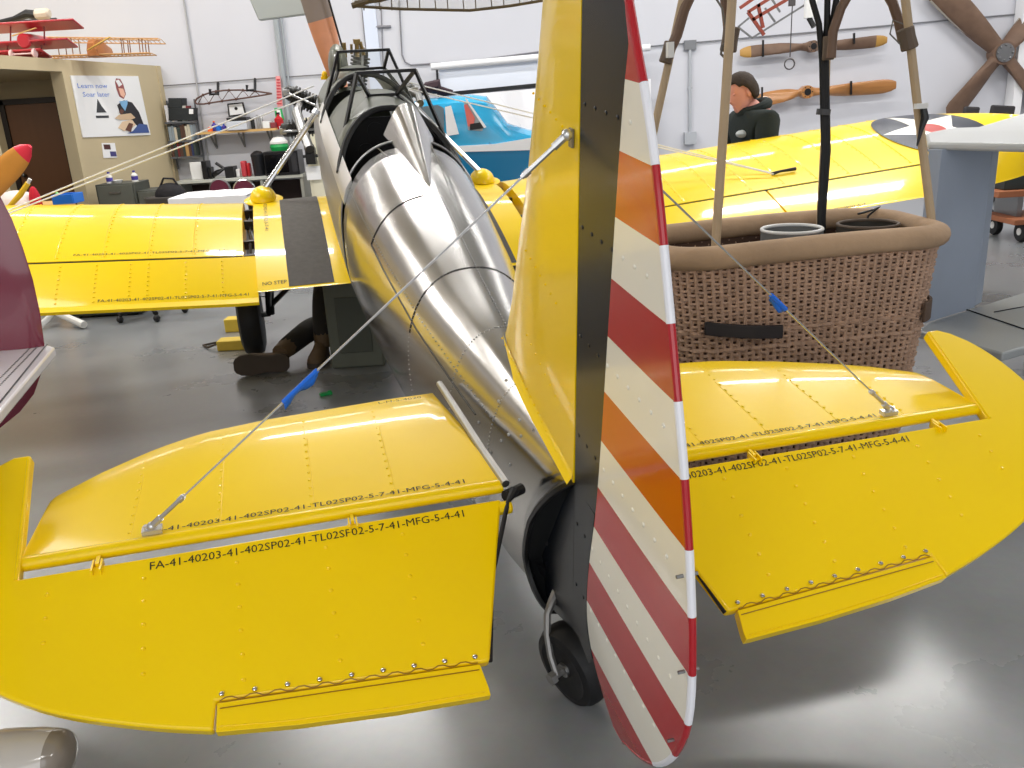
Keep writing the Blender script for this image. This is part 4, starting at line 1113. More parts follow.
for i, (dx, h, m_, lab) in enumerate(((-.55, .5, mat('dark_green_box', (40, 46, 44), .6), 'dark green storage bin on the wooden cart'), (.05, .7, mat('grey_box', (170, 172, 178), .5), 'tall pale grey storage bin on the wooden cart'), (.55, .55, REDP, 'red toolbox on the right end of the wooden cart'))):
    q = MB(); q.box((0, 0, h / 2), (.42, .36, h)); q.box((0, 0, h), (.45, .39, .04)); o = q.build('storage_bin', m_, bevel=.01); o.location = (ct.location.x + dx, ct.location.y + .1, .48); tag(o, lab, 'bin')

# =============================================================== blue aeroplane behind
yb_ = 9.2
bl = empty('light_airplane', (.1, yb_, 0), None, 'small blue light aeroplane with white side stripe parked behind the silver fuselage', 'airplane')
def Lb(px, py, y=None): 
    p = Py(px, py, (yb_ - .42) if y is None else y); return p - V((.1, yb_, 0))
def xz(px, py): p = Lb(px, py); return p.x, p.z
secx = [(-1.55, .06, .9, 1.05), (-1.42, .22, .78, 1.2), (-1.1, .36, .68, 1.36)]
x0, zt0 = xz(412, 101); secx += [(x0, .42, .60, zt0)]
for (px, py, hw) in ((430, 97, .43), (470, 94, .43), (486, 96, .42)): a_, b_ = xz(px, py); secx.append((a_, hw, .55, b_))
for (px, py, hw) in ((498, 110, .42), (508, 124, .42), (530, 131, .40), (580, 134, .36), (610, 140, .28)): a_, b_ = xz(px, py); secx.append((a_, hw, .55 if px < 540 else .62, b_))
q = MB(); rg = []
for (x, hw, zb, zt0) in secx:
    ring = []
    for j in range(32):
        a = 2 * pi * j / 32; s, c = math.sin(a), math.cos(a); e = 5.0; r_ = (abs(s) ** e + abs(c) ** e) ** (-1 / e)
        ring.append(V((x, s * r_ * hw * (.86 if c > .72 else 1), (zt0 + zb) / 2 + c * r_ * (zt0 - zb) / 2)))
    rg.append(ring)
q.loft(rg)
# colour by height
zs0 = xz(470, 148)[1]; 
for i, f in enumerate(q.f):
    zc = sum(q.v[k].z for k in f) / len(f); q.m[i] = 0 if zc > zs0 - .04 else 1
q.build('fuselage', [TEAL, TEALD], bl)
def bpoly(pxs, m_, name, th=.012, d=0.):
    q = MB(); pts = [xz(a, b) for a, b in pxs]; q.prism(pts, lambda u, v, w: V((u, w, v)), -.435 - d, -.435 - d + th); return q.build(name, m_, bl)
bpoly([(405, 146), (455, 146), (495, 144), (530, 138), (580, 138), (580, 148), (530, 150), (455, 152), (405, 153)], WHITE, 'side_stripe', .02, .004)
bpoly([(405, 153), (455, 152), (530, 150), (600, 148), (600, 186), (405, 190)], TEALD, 'lower_panel', .02, .0)
bpoly([(420, 107), (438, 105), (444, 108), (444, 136), (432, 136), (424, 128)], mat('window_grey', (110, 125, 135), .15), 'rear_window')
bpoly([(445, 107), (451, 105.5), (459, 134), (447, 136)], WHITE, 'white_window', .014, .004)
bpoly([(464, 103), (467, 101), (485, 125), (482, 131), (468, 130)], mat('windscreen_tint', (160, 170, 176), .1), 'door_window')
bpoly([(464, 105), (467, 104), (475, 118), (473, 128), (468, 126)], mat('salmon_cloth', (216, 110, 100), .7), 'red_cloth', .014, .004)
bpoly([(470, 124), (482, 122), (485, 128), (470, 130)], BLKP, 'black_bag', .014, .006)
bpoly([(465, 99), (466.5, 98.5), (486.5, 127), (484, 128)], WHITE, 'door_post', .016, .008)
q = MB(); pts = [Lb(485, 97), Lb(500, 97), Lb(522, 127), Lb(493, 126)]
q.loft([[p, p + V((0, .8, 0))] for p in pts], closed=False); q.build('windshield', mat('smoke_glass', (190, 200, 205), .08, trans=.8, alpha=.5), bl)
q = MB(); pts = [Lb(418, 93), Lb(426, 88), Lb(437, 86), (Lb(438, 91)), Lb(452, 92)]; q.tube([p + V((0, .2, 0)) for p in pts], [.03, .06, .07, .05, .02], 8); o = q.build('dark_bag', mat('dark_bag', (50, 32, 40), .8)); o.location = (.1, yb_, 0)
tag(o, 'dark bag lying on the roof of the blue aeroplane', 'bag')
for (x, r_) in ((-.5, .0), (.9, 0)):
    q = MB()
    for s in (-1, 1): q.tube([(x, s * .3, .62), (x, s * .62, .2)], .025); 
    q.build('gear_leg', STEEL, bl)
    for s in (-1, 1):
        q = MB(); q.lathe([(.06, -.06), (.17, -.06), (.2, -.03), (.2, .03), (.17, .06), (.06, .06)], (x, s * .64, .2), (0, 1, 0), 20); q.build('wheel', RUB, bl)

# roller blind, sheets
q = MB(); q.tube([Py(431, 67, 12.3), Py(650, 47.5, 12.3)], .045, 12); o = item('roller_screen', q, WHITE, 'white roller screen with black bottom bar on wall behind the blue aeroplane', 'screen')
q = MB(); flat(q, [(439, 70), (640, 52), (640, 75), (441, 93)], 12.34, .01); q.build('screen_cloth', mat('screen_cloth', (226, 232, 244), .7), o)
q = MB(); q.bar(Py(437, 70, 12.3), Py(438.5, 96, 12.3), .03, .03); q.bar(Py(438, 95, 12.3), Py(640, 75, 12.3), .05, .05); q.build('screen_bar', BLKP, o)
q = MB(); rg = []
for i in range(30):
    px = 448 + i * 7; rg.append([Py(px, 96 - i * .6, 12.2 + .05 * math.sin(i * 1.1)), Py(px, 130, 12.15 + .08 * math.sin(i * .9)), Py(px, 215, 12.1 + .08 * math.sin(i * 1.3))])
q.loft(rg, closed=False); o = item('hanging_sheet', q, SHEET, 'white plastic sheet hanging under the roller screen', 'sheet')

# =============================================================== left back: shelf wall
yk = 12.46
# book rack
rk = empty('book_rack', (Py(184, 150, yk - .12).x, yk - .12, 0), None, 'narrow wall rack of three book shelves beside beige partition', 'book rack'); ro = rk.location.copy()
rows = ((173, 198, 121), (173, 198, 140), (173, 200, 156)); first = True; bookn = 0
cols_ = [(230, 226, 214), (60, 70, 66), (120, 40, 44), (205, 196, 176), (48, 58, 96), (190, 150, 96), (226, 226, 232), (90, 62, 50), (148, 160, 168)]
mr_ = [mat('book_cover_%d' % i, c, .6) for i, c in enumerate(cols_)]
q = MB()
xl, xr = Py(176, 140, yk).x - .03, Py(199, 140, yk).x + .03
zrow = []
for (a, b, py) in rows:
    z0 = Py(186, py, yk - .12).z; zrow.append(z0); q.box(((xl + xr) / 2 - ro.x, 0, z0 - .012), (xr - xl, .22, .024))
q.build('shelf', mat('rack_grey', (92, 94, 98), .5), rk)
q = MB()
for x in (xl, xr): q.box((x - ro.x, .1, (zrow[0] + zrow[2]) / 2 + .05), (.02, .02, zrow[0] - zrow[2] + .45))
q.build('upright', mat('rack_grey', (92, 94, 98), .5), rk)
words = ['top', 'middle', 'lowest']
colw = ['cream', 'dark green', 'maroon', 'tan', 'navy', 'ochre', 'white', 'brown', 'grey blue']
for ri, z0 in enumerate(zrow):
    x = xl + .02; k = 0
    while x < xr - .045:
        w = random.choice((.026, .034, .042, .03)); h = random.uniform(.165, .215); ci = random.randrange(9)
        q = MB(); q.box((0, 0, h / 2), (w, .15, h)); 
        q.box((0, -.0755, h * .7), (w * .8, .002, .02))
        o = q.build('book', [mr_[ci]], bevel=.002); o.location = (x + w / 2, yk - .13, z0)
        tag(o, '%s book number %d from the left on the %s rack shelf' % (colw[ci], k + 1, words[ri]), 'book', 'books on the wall rack')
        x += w + .004; k += 1
for (pp, lab) in ((((168, 98), (182, 98), (182, 108), (168, 108)), 'small black box topmost on the book rack'), (((168.5, 108), (193, 108), (193, 120.5), (168.5, 120.5)), 'wide black box standing on top of the book rack')):
    q = MB(); flat(q, pp, yk - .22, .2); item('storage_box', q, mat('black_box_card', (38, 42, 44), .6), lab, 'box', bevel=.006)
q = MB(); flat(q, [(189, 109), (193, 109), (193, 114), (189, 114)], yk - .235, .01); item('paper_label', q, PAPER, 'small white paper stuck on the wide black box', 'paper')

# rib on wall, hanging on brackets
q = MB(); yr_ = 12.3
up_ = [(194.8, 102), (197, 98.5), (203, 95), (212, 92), (225, 90.3), (240, 90), (255, 91), (272, 93.6)]
dn_ = [(194.8, 102), (197, 104), (204, 104), (216, 102), (230, 100), (245, 98), (258, 96), (272, 93.6)]
q.tube([Py(a, b, yr_) for a, b in up_], .012, 6); q.tube([Py(a, b, yr_) for a, b in dn_], .012, 6)
zig = [(198, 104), (203, 95), (209, 103.3), (216, 91.5), (222, 101), (229, 90.2), (236, 99.2), (243, 90.2), (249, 97.3), (255, 91), (260, 95.5)]
q.tube([Py(a, b, yr_) for a, b in zig], .007, 5)
for a, b in ((203, 95), (216, 91.5), (229, 90.2), (243, 90.2), (255, 91), (209, 103.3), (222, 101), (236, 99.2)): q.sphere(Py(a, b, yr_), .02, 6, 4)
item('wing_rib', q, mat('dark_rib_wood', (92, 66, 58), .6), 'thin truss wing rib hung on the white wall', 'wing rib')
for i, x in enumerate((218, 255)):
    q = MB(); x1 = x - 8; y_ = 84 - (4 if i else 0); q.tube([Py(x, y_ - 1, yr_ + .15), Py(x, y_ + 10, yr_ - .02), Py(x1, y_ + 10.5, yr_ - .02), Py(x1, y_ + 5, yr_ - .02)], .02, 6)
    item('rib_hook', q, BLKP, ['black J shaped hook holding the thick end of the rib', 'black J shaped hook holding the thin end of the rib'][i], 'hook', 'hooks holding the wing rib')

# wall shelf and things on it
a = Py(199.5, 132.5, yk - .15); b = Py(279, 129.5, yk - .15); zsh = (a.z + b.z) / 2
q = MB(); q.box(((a.x + b.x) / 2, yk - .15, zsh), (b.x - a.x, .32, .03)); o = item('wall_shelf', q, WOODL, 'long pale wooden wall shelf below the wing rib', 'shelf')
for x in (a.x + .15, (a.x + b.x) / 2, b.x - .15): q = MB(); q.bar((x, yk, zsh - .2), (x, yk - .2, zsh - .02), .02, .02); q.bar((x, yk + .02, zsh - .22), (x, yk + .02, zsh), .02, .02); q.build('bracket', STEEL, o)
zs_ = zsh + .016
def on(px, py): return Py(px, py, yk - .2)
def shbox(px0, px1, pyt, m_, name, lab, cat, z0=zs_, y=None, dep=.2, bev=.006, group=None):
    yy2 = (yk - .2) if y is None else y
    p0 = Py(px0, pyt, yy2); p1 = Py(px1, pyt, yy2); q = MB(); h = max(.02, p0.z - z0)
    q.box(((p0.x + p1.x) / 2, yy2, z0 + h / 2), (p1.x - p0.x, dep, h)); return rebase(item(name, q, m_, lab, cat, group, bevel=bev))
def bottle(px, pyt, r, m_, mcap, lab, z0, y, cat='bottle', group=None, name='bottle', label_m=None):
    p = Py(px, pyt, y); h = p.z - z0; q = MB(); q.lathe([(0, 0), (r, 0), (r, h * .62), (r * .35, h * .78), (r * .35, h * .86)], (0, 0, 0), n=16)
    o = q.build(name, m_); o.location = (p.x, y, z0); tag(o, lab, cat, group)
    q = MB(); q.lathe([(0, h * .86), (r * .42, h * .86), (r * .42, h), (0, h)], (0, 0, 0), n=12); q.build('cap', mcap, o)
    if label_m: q = MB(); q.lathe([(r * 1.02, h * .15), (r * 1.02, h * .5)], (0, 0, 0), n=16); q.build('label', label_m, o)
    return o
bottle(209.5, 126, .035, ORANGE, PLAS, 'orange bottle at the left end of the wall shelf', zs_, yk - .2)
bottle(213.5, 121, .035, PURP, ORANGE, 'purple bottle with orange cap beside the orange bottle', zs_, yk - .15)
bottle(218, 124, .04, BLUEP, PURP, 'blue bottle between the purple bottle and the printer', zs_, yk - .2)
bottle(223.5, 123.5, .03, PURP, BLUEP, 'purple bottle nearest the printer on the wall shelf', zs_, yk - .2)
pr0 = shbox(229, 249, 121.5, mat('printer_grey', (196, 200, 208), .4), 'printer', 'pale grey printer on the wall shelf under the framed picture', 'printer', dep=.28)
q = MB(); P_ = Py(239, 121.5, yk - .2); zpt = P_.z; q.box((P_.x, yk - .2, zpt + .03), (.26, .24, .05)); o = item('paper_tray', q, BLKP, 'black tray lying on the pale grey printer', 'tray', bevel=.005)
q = MB(); flat(q, [(227, 103.5), (243, 102), (246, 115), (228.5, 117)], 12.42, .03); o = item('picture_frame', q, BLKP, 'black framed white picture above the printer', 'picture', bevel=.003)
q = MB(); flat(q, [(228.6, 105), (241.8, 103.6), (244.4, 113.6), (230, 115.4)], 12.412, .01); q.build('picture_print', PAPER, o)
q = MB(); c = Py(236, 108.5, 12.41); q.lathe([(0, 0), (.022, 0), (.022, .004), (0, .004)], c, (0, 1, 0), 12); q.build('print_mark', BLKP, o)
for i, (x0, x1, pt_, m_, lab) in enumerate(((250, 254, 118, BLKP, 'black jar just right of the printer'), (255.5, 258.5, 115, mat('grey_can', (140, 140, 140), .4), 'grey can between the black jar and the silver can'), (259.5, 262.5, 117, SILV2, 'silver can on the shelf left of the white box'))):
    p0 = Py(x0, pt_, yk - .2); p1 = Py(x1, pt_, yk - .2); q = MB(); h = p0.z - zs_; q.lathe([(0, 0), ((p1.x - p0.x) / 2, 0), ((p1.x - p0.x) / 2, h * .9), ((p1.x - p0.x) / 2 * .8, h), (0, h)], (0, 0, 0), n=14)
    o = q.build('can', m_); o.location = ((p0.x + p1.x) / 2, yk - .2, zs_); tag(o, lab, 'can')
shbox(264, 271, 121.5, PLAS, 'carton', 'white carton near the right end of the wall shelf', 'box')
shbox(271.8, 277, 122.5, mat('maroon_card', (130, 50, 56), .6), 'carton', 'dark red carton at the right end of the wall shelf', 'box')

# extinguisher, sign
q = MB(); flat(q, [(275.5, 76), (280, 76), (282.5, 106), (277.5, 107)], 12.36, .02); o = item('wall_sign', q, PINK, 'tall narrow pink sign beside the vertical pipes', 'sign')
q = MB()
for k in range(9): flat(q, [(276.6, 79 + k * 3), (280 + k * .2, 79 + k * 3), (280 + k * .2, 80.2 + k * 3), (276.6, 80.2 + k * 3)], 12.352, .005)
q.build('sign_print', mat('sign_red', (190, 60, 70), .6), o)
q = MB(); flat(q, [(274, 108), (281, 108), (284, 120), (276, 121)], 12.3, .03); o = item('green_sign', q, GREEN, 'green and white sign above the red extinguisher', 'sign')
q = MB(); flat(q, [(276.5, 110), (280, 110), (281.5, 118), (278, 118)], 12.292, .01); q.build('sign_print', PAPER, o)
p = Py(280, 129, 12.3); q = MB(); q.lathe([(0, 0), (.055, 0), (.06, .02), (.06, .13), (.02, .17), (.02, .19)], p, n=16); o = item('fire_extinguisher', q, REDP, 'small red fire extinguisher under the green sign', 'extinguisher')
q = MB(); q.box(p + V((0, 0, .2)), (.05, .03, .03)); q.bar(p + V((0, .05, .1)), p + V((0, .19, .1)), .03, .03); q.build('valve_handle', BLKP, o)

# counter and things on it
ca = Py(176, 181, 11.95); cb = Py(303, 174.5, 11.95); zc_ = (ca.z + cb.z) / 2
ctr = empty('counter', ((ca.x + cb.x) / 2, 12.2, 0), None, 'long pale grey counter along the wall under the wooden shelf', 'counter'); W_ = cb.x - ca.x
q = MB(); q.box((0, 0, zc_ - .02), (W_, .52, .04)); q.build('worktop', mat('counter_grey', (196, 198, 190), .5), ctr, bevel=.004)
q = MB()
for x in (-W_ / 2 + .03, -W_ / 6, W_ / 6, W_ / 2 - .03): q.box((x, 0, (zc_ - .04) / 2), (.04, .48, zc_ - .04))
q.build('side_panel', mat('panel_grey', (166, 166, 158), .6), ctr)
q = MB(); q.box((0, .2, .35), (W_, .03, .66)); q.box((0, 0, .32), (W_, .46, .03)); q.build('back_panel', mat('dark_recess', (60, 46, 44), .7), ctr)
zc_ += .001
yc = 12.1
def cbox(px0, px1, pyt, m_, name, lab, cat, **k): return shbox(px0, px1, pyt, m_, name, lab, cat, z0=zc_, y=yc, **k)
o = cbox(189.5, 201, 162.5, PAPER, 'paper_stand', 'white paper sheet standing on the left end of the counter', 'paper', dep=.03)
cbox(203, 208, 161, BLKP, 'magazine_holder', 'tall black magazine holder beside white paper sheet', 'holder', dep=.2)
cbox(208.6, 212, 167, BLKP, 'black_box', 'short black box leaning by the magazine holder', 'box', dep=.14)
q = MB(); p = Py(219, 174, yc); q.tube([(p.x - .12, yc, zc_ + .02), (p.x, yc - .05, zc_ + .08), (p.x + .08, yc, zc_ + .12), (p.x - .02, yc, zc_ + .2)], [.03, .035, .03, .02], 8); rebase(item('desk_lamp', q, BLKP, 'small black lamp bent over the counter', 'lamp'))
cbox(226, 235, 166.5, mat('black_plastic', (30, 30, 32), .4), 'telephone', 'black telephone in the middle of the counter', 'telephone', dep=.2)
cbox(236, 240, 169, PLAS, 'mug', 'white mug right of the black telephone', 'mug', dep=.08, bev=.012)
cbox(240.8, 246, 161, mat('red_white_card', (190, 60, 70), .5), 'coffee_tin', 'red tin with pale top beside the white mug', 'tin', dep=.12, bev=.02)
cbox(246.6, 250, 163, REDP, 'coffee_tin', 'plain red tin touching the black bin', 'tin', dep=.12, bev=.02)
p0 = Py(251, 157, yc); p1 = Py(264.5, 157, yc); rr0 = (p1.x - p0.x) / 2; h = p0.z - zc_
q = MB(); q.lathe([(0, 0), (rr0 * .85, 0), (rr0, h), (rr0 * .9, h), (rr0 * .9, h * .9), (0, h * .9)], (0, 0, 0), n=24); o = q.build('black_bin', mat('bin_black', (34, 34, 38), .35)); o.location = ((p0.x + p1.x) / 2, yc, zc_); tag(o, 'round black bin standing on the counter beside microwave', 'bin')
q = MB(); q.lathe([(rr0 * 1.05, h), (rr0 * 1.05, h + .03), (rr0 * .5, h + .07), (0, h + .08)], (0, 0, 0), n=24); q.build('lid', mat('bin_black', (34, 34, 38), .35), o)
mw = cbox(266, 300, 151.5, mat('microwave_black', (26, 26, 30), .3), 'microwave', 'black microwave on the right end of the counter', 'microwave', dep=.34)
hz = mw.data.vertices; mh = max(v.co.z for v in hz)
q = MB(); q.box((-.06, -.172, mh / 2), (.3, .006, mh * .75)); q.build('door_glass', mat('dark_glass', (14, 14, 16), .08), mw)
q = MB(); q.box((.17, -.172, mh / 2), (.07, .006, mh * .75)); q.build('control_panel', mat('panel_dark', (52, 52, 56), .4), mw)
P_ = Py(280, 151, yc); q = MB(); q.lathe([(0, 0), (.11, 0), (.125, .05), (.11, .09)], (0, 0, 0), n=18); o = q.build('plastic_tub', GREEN); o.location = (P_.x, yc, zc_ + mh + .002); tag(o, 'green tub with white lid on top of the microwave', 'tub')
q = MB(); q.lathe([(.12, .09), (.12, .115), (.07, .17), (0, .18)], (0, 0, 0), n=18); q.build('lid', PLAS, o)
# cream cabinet
q = MB(); flat(q, [(304, 112), (330, 110), (330, 240), (316, 240)], 11.6, .5)
pA = Py(302, 118, 11.55); pB = Py(332, 118, 11.55)
q = MB(); q.box(((pA.x + pB.x) / 2, 11.8, pA.z / 2), (pB.x - pA.x, .5, pA.z)); cab = rebase(item('tall_cabinet', q, CREAM, 'tall cream cabinet just left of the silver fuselage', 'cabinet', bevel=.01))
q = MB(); q.box((0, -.256, .9), (.3, .012, 1.1)); q.build('door', CREAM, cab, bevel=.004)
p = Py(313.5, 173, 11.5); q = MB(); q.box(p, (.18, .01, .17)); item('paper_note', q, PAPER, 'white paper taped on the cream cabinet', 'paper')
p = Py(311, 156, 11.45); q = MB(); q.box(p, (.12, .1, .2)); q.tube([p + V((-.1, 0, 0)), p + V((.1, 0, 0))], .02); q.sphere(p + V((0, -.04, .1)), .07, 10, 6); item('wall_phone', q, BLKP, 'black telephone mounted on the cream cabinet above the note', 'telephone')

# round backed chairs
for i, (px, py, lab) in enumerate(((262 - 17.5, 190.5, 'round maroon chair with bright chrome rim nearest yellow strut'), (220, 189.5, 'round maroon chair left of the chrome rimmed one'))):
    yy2 = 9.6 + .5 * i; c = Py(px, py, yy2)
    ch = empty('round_back_chair', (c.x, yy2, 0), None, lab, 'chair', 'round backed maroon chairs')
    q = MB(); q.lathe([(0, -.02), (.105, -.02), (.105, .02), (0, .02)], (0, 0, c.z), (0, 1, 0), 28); q.build('backrest', mat('maroon_fabric', (96, 30, 52), .8), ch)
    q = MB(); q.tube([(.11 * math.cos(2 * pi * k / 28), 0, c.z + .11 * math.sin(2 * pi * k / 28)) for k in range(29)], .014, 8); q.build('backrest_rim', CHR if i == 0 else STEEL, ch)
    q = MB(); q.lathe([(0, 0), (.17, 0), (.18, .03), (.17, .06), (0, .07)], (0, -.18, .42), n=24); q.build('seat', mat('maroon_fabric', (96, 30, 52), .8), ch)
    q = MB(); q.tube([(0, 0, c.z - .1), (0, .03, .45)], .012)
    for k in range(4): a_ = pi / 4 + k * pi / 2; q.tube([(.1 * math.cos(a_), -.18 + .1 * math.sin(a_), .42), (.19 * math.cos(a_), -.18 + .19 * math.sin(a_), .012)], .012)
    q.build('leg_frame', CHR, ch)

# white sheet table
a = Py(172, 200, 8.3); b = Py(240, 193, 8.3); zt2 = Py(200, 194.5, 8.8).z
tb_ = empty('folding_table', ((a.x + b.x) / 2, 8.7, 0), None, 'folding table under a white sheet behind the left wing', 'table'); ww = b.x - a.x
q = MB(); q.box((0, 0, zt2 - .03), (ww, .7, .03)); q.build('tabletop', WHITE, tb_)
q = MB()
for s in (-1, 1):
    for t_ in (-.3, .3): q.tube([(s * ww * .42, t_, zt2 - .04), (s * ww * .46, t_, .014)], .014)
q.build('folding_leg', STEEL, tb_)
q = MB(); q.loft([[V((tb_.location.x - ww / 2 - .05 + (ww + .1) * i / 14, tb_.location.y + u, zt2 + w + .003 * math.sin(i * 1.7 + k))) for k, (u, w) in enumerate(((-.38, -.16), (-.37, .012), (-.1, .016), (.2, .02), (.36, .012)))] for i in range(15)], closed=False)
item('white_cloth', q, SHEET, 'white cloth draped over the folding table', 'cloth')

# filing cabinets by the partition
def cab_at(px0, px1, pyt, y, lab, drawers):
    p0 = Py(px0, pyt, y); p1 = Py(px1, pyt, y); q = MB(); q.box((0, 0, p0.z / 2), (p1.x - p0.x, .45, p0.z)); o = q.build('filing_cabinet', mat('dark_cabinet', (70, 72, 66), .5), bevel=.006)
    o.location = ((p0.x + p1.x) / 2, y + .22, 0); tag(o, lab, 'cabinet')
    n = 3
    for k in range(n):
        h = p0.z / n; q = MB(); q.box((0, -.232, h * (k + .5)), (p1.x - p0.x - .04, .015, h - .03)); d = q.build('drawer', mat('dark_drawer', (92, 94, 86), .5), o, bevel=.004)
        q = MB(); q.box((0, -.245, h * (k + .5) + .06), (.12, .015, .02)); q.build('handle', STEEL, d)
    return o, p0.z
yc2 = 9.9
c1, z1 = cab_at(95, 134, 185, yc2, 'dark grey filing cabinet against the beige partition, taller one', 1)
c2, z2 = cab_at(136, 162, 191, yc2 + .05, 'lower dark cabinet just right of the taller filing cabinet', 1)
bottle(108, 172, .035, PLAS, PURP, 'white and purple spray bottle, left one on the filing cabinet', z1, yc2 + .15, group='spray bottles on the cabinet', label_m=PURP)
bottle(133.3, 170.5, .035, PLAS, PURP, 'white and purple spray bottle, right one on the filing cabinet', z1, yc2 + .2, group='spray bottles on the cabinet', label_m=PURP)
q = MB(); q.lathe([(0, 0), (.04, 0), (.06, .03), (.055, .03), (.035, .008), (0, .008)], (0, 0, 0), n=18); o = q.build('dish', PLAS); p = Py(118, 184, yc2 + .15); o.location = (p.x, yc2 + .15, z1); tag(o, 'small white dish between the two spray bottles', 'dish')
p = Py(167, 193, 9.6); q = MB(); q.sphere((0, 0, .0), (.17, .12, .14), 16, 8, half=True); q.tube([(-.1, 0, .1), (-.04, -.02, .19), (.06, -.02, .18), (.1, 0, .1)], .012, 6); o = q.build('duffel_bag', mat('black_nylon', (24, 22, 26), .8, bump=.3)); 
q2 = MB(); q2.box((0, 0, p.z / 2 - .02), (.5, .4, p.z - .04)); st_ = q2.build('low_crate', mat('dark_crate', (60, 56, 52), .6), bevel=.01); st_.location = (p.x + .02, 9.75, 0); tag(st_, 'dark crate under the black bag near the partition', 'crate')
o.location = (p.x, 9.7, p.z - .04); tag(o, 'black nylon bag on a crate right of the filing cabinets', 'bag')

# poster on partition
def onwall(mb, pxs, off, th=.01):
    pts = [Pp(a, b) for a, b in pxs]; mb.prism([(sp_(p), p.z) for p in pts], T, off, off + th); return mb
q = MB(); onwall(q, [(69.5, 75.5), (137, 76.2), (149.5, 135), (82, 137.5)], .004, .012); po = item('poster', q, PAPER, 'white banner with blue lettering and sketched pilot on the beige partition', 'poster')
cr0 = Pp(69.5, 75.5); cr1 = Pp(137, 76.2); cr2 = Pp(82, 137.5); cr3 = Pp(149.5, 135)
S0, S1 = sp_(cr0), sp_(cr1); ZT0, ZT1, ZB0, ZB1 = cr0.z, cr1.z, cr2.z, cr3.z
S2, S3 = sp_(cr2), sp_(cr3)
def pu(u, v, w=.018): # u 0..1 left-right, v 0..1 bottom-top
    a = S0 * (1 - u) + S1 * u; b = S2 * (1 - u) + S3 * u
    return T(b * (1 - v) + a * v, (ZB0 * (1 - u) + ZB1 * u) * (1 - v) + (ZT0 * (1 - u) + ZT1 * u) * v, w)
q = MB(); add_text(q, 'Learn now', .11, lambda x, y: pu(.05 + x, .80 + y * 1.0), .42); add_text(q, 'Soar later', .11, lambda x, y: pu(.10 + x, .66 + y * 1.0), .38); q.build('banner_lettering', BLUET, po)
def pshape(pts, m_, name, w=.018): q = MB(); q.prism(pts, lambda u, v, ww: pu(u, v, ww), w, w + .002); return q.build(name, m_, po)
pshape([(.24, .40), (.29, .62), (.33, .50), (.38, .40)], mat('ink_grey', (60, 62, 66), .6), 'banner_emblem')
pshape([(.22, .31), (.40, .31), (.40, .35), (.22, .35)], mat('ink_grey', (60, 62, 66), .6), 'emblem_caption')
pshape([(.56, .52), (.58, .36), (.70, .30), (.84, .12), (.92, .16), (.88, .40), (.80, .56), (.68, .60)], mat('sketch_black', (44, 42, 48), .7), 'sketched_jacket')
pshape([(.60, .90), (.63, .96), (.69, .95), (.72, .86), (.73, .70), (.68, .62), (.62, .66), (.60, .78)], mat('sketch_helmet', (150, 84, 84), .7), 'sketched_helmet')
pshape([(.63, .80), (.70, .79), (.715, .70), (.68, .64), (.64, .68)], mat('sketch_skin', (236, 186, 160), .7), 'sketched_face', .021)
pshape([(.61, .92), (.66, .94), (.70, .86), (.64, .82)], PAPER, 'sketched_goggles', .021)
pshape([(.60, .58), (.73, .60), (.72, .54), (.66, .42), (.62, .50)], mat('sketch_scarf', (130, 180, 220), .7), 'sketched_scarf', .021)
pshape([(.48, .30), (.56, .36), (.74, .38), (.80, .30), (.72, .27), (.56, .27)], mat('sketch_arm', (214, 184, 150), .7), 'sketched_arms', .021)
pshape([(.50, .14), (.58, .24), (.74, .27), (.78, .18), (.70, .12), (.58, .08)], mat('sketch_arm2', (228, 200, 168), .7), 'sketched_arms', .021)
pshape([(.60, .10), (.68, .22), (.74, .20), (.68, .06)], mat('sketch_brown', (110, 72, 60), .7), 'sketched_glove', .0225)
pshape([(.56, .40), (.60, .46), (.64, .42), (.60, .36)], mat('sketch_brown', (110, 72, 60), .7), 'sketched_glove', .0225)
pshape([(.62, .04), (.98, .04), (.97, .18), (.84, .20), (.72, .08)], mat('sketch_blue', (70, 92, 150), .7), 'sketched_shadow', .0195)
q = MB(); onwall(q, [(101, 143), (114, 143), (116.5, 157.5), (103, 158)], .004, .006); o = item('photo_sheet', q, PAPER, 'small white sheet with photographs pinned below the banner', 'paper')
q = MB(); onwall(q, [(102.5, 144.5), (109, 144.5), (110, 149.5), (103.5, 149.5)], .010, .002); q.build('photo', mat('photo_dark', (84, 50, 50), .6), o)
q = MB(); onwall(q, [(109, 151.5), (115, 151.5), (116, 156.5), (110, 156.5)], .010, .002); q.build('photo', mat('photo_blue', (70, 66, 120), .6), o)

# bench with clutter beyond the left wing
p = Py(30, 206, 7.9); zb2 = p.z
bn = empty('workbench', (-4.37, 8.1, 0), None, 'wooden workbench with clutter beyond the left wing', 'bench')
q = MB(); q.box((0, 0, zb2 - .03), (.72, .6, .05)); q.build('bench_top', WOODL, bn, bevel=.004)
for x in (-.31, .31):
    for y in (-.24, .24): q = MB(); q.box((x, y, (zb2 - .05) / 2), (.07, .07, zb2 - .05)); q.build('leg', WOODL, bn)
q = MB(); q.sphere((0, 0, 0), (.2, .16, .14), 18, 8, half=True); o = q.build('cloth_bundle', mat('bundle_white', (228, 220, 218), .9, bump=.8, bscale=12)); p = Py(14, 203, 7.95); o.location = (p.x, 8.0, zb2 - .005); tag(o, 'white cloth bundle on the bench beside the wooden blade', 'cloth')
q = MB(); q.sphere((0, 0, 0), (.05, .06, .17), 12, 8, half=True); o = q.build('red_cloth', mat('red_fabric', (190, 30, 50), .9, bump=.5, bscale=20)); p = Py(33, 203, 7.9); o.location = (p.x, 7.95, zb2 - .005); tag(o, 'crumpled red cloth right of the white bundle', 'cloth')
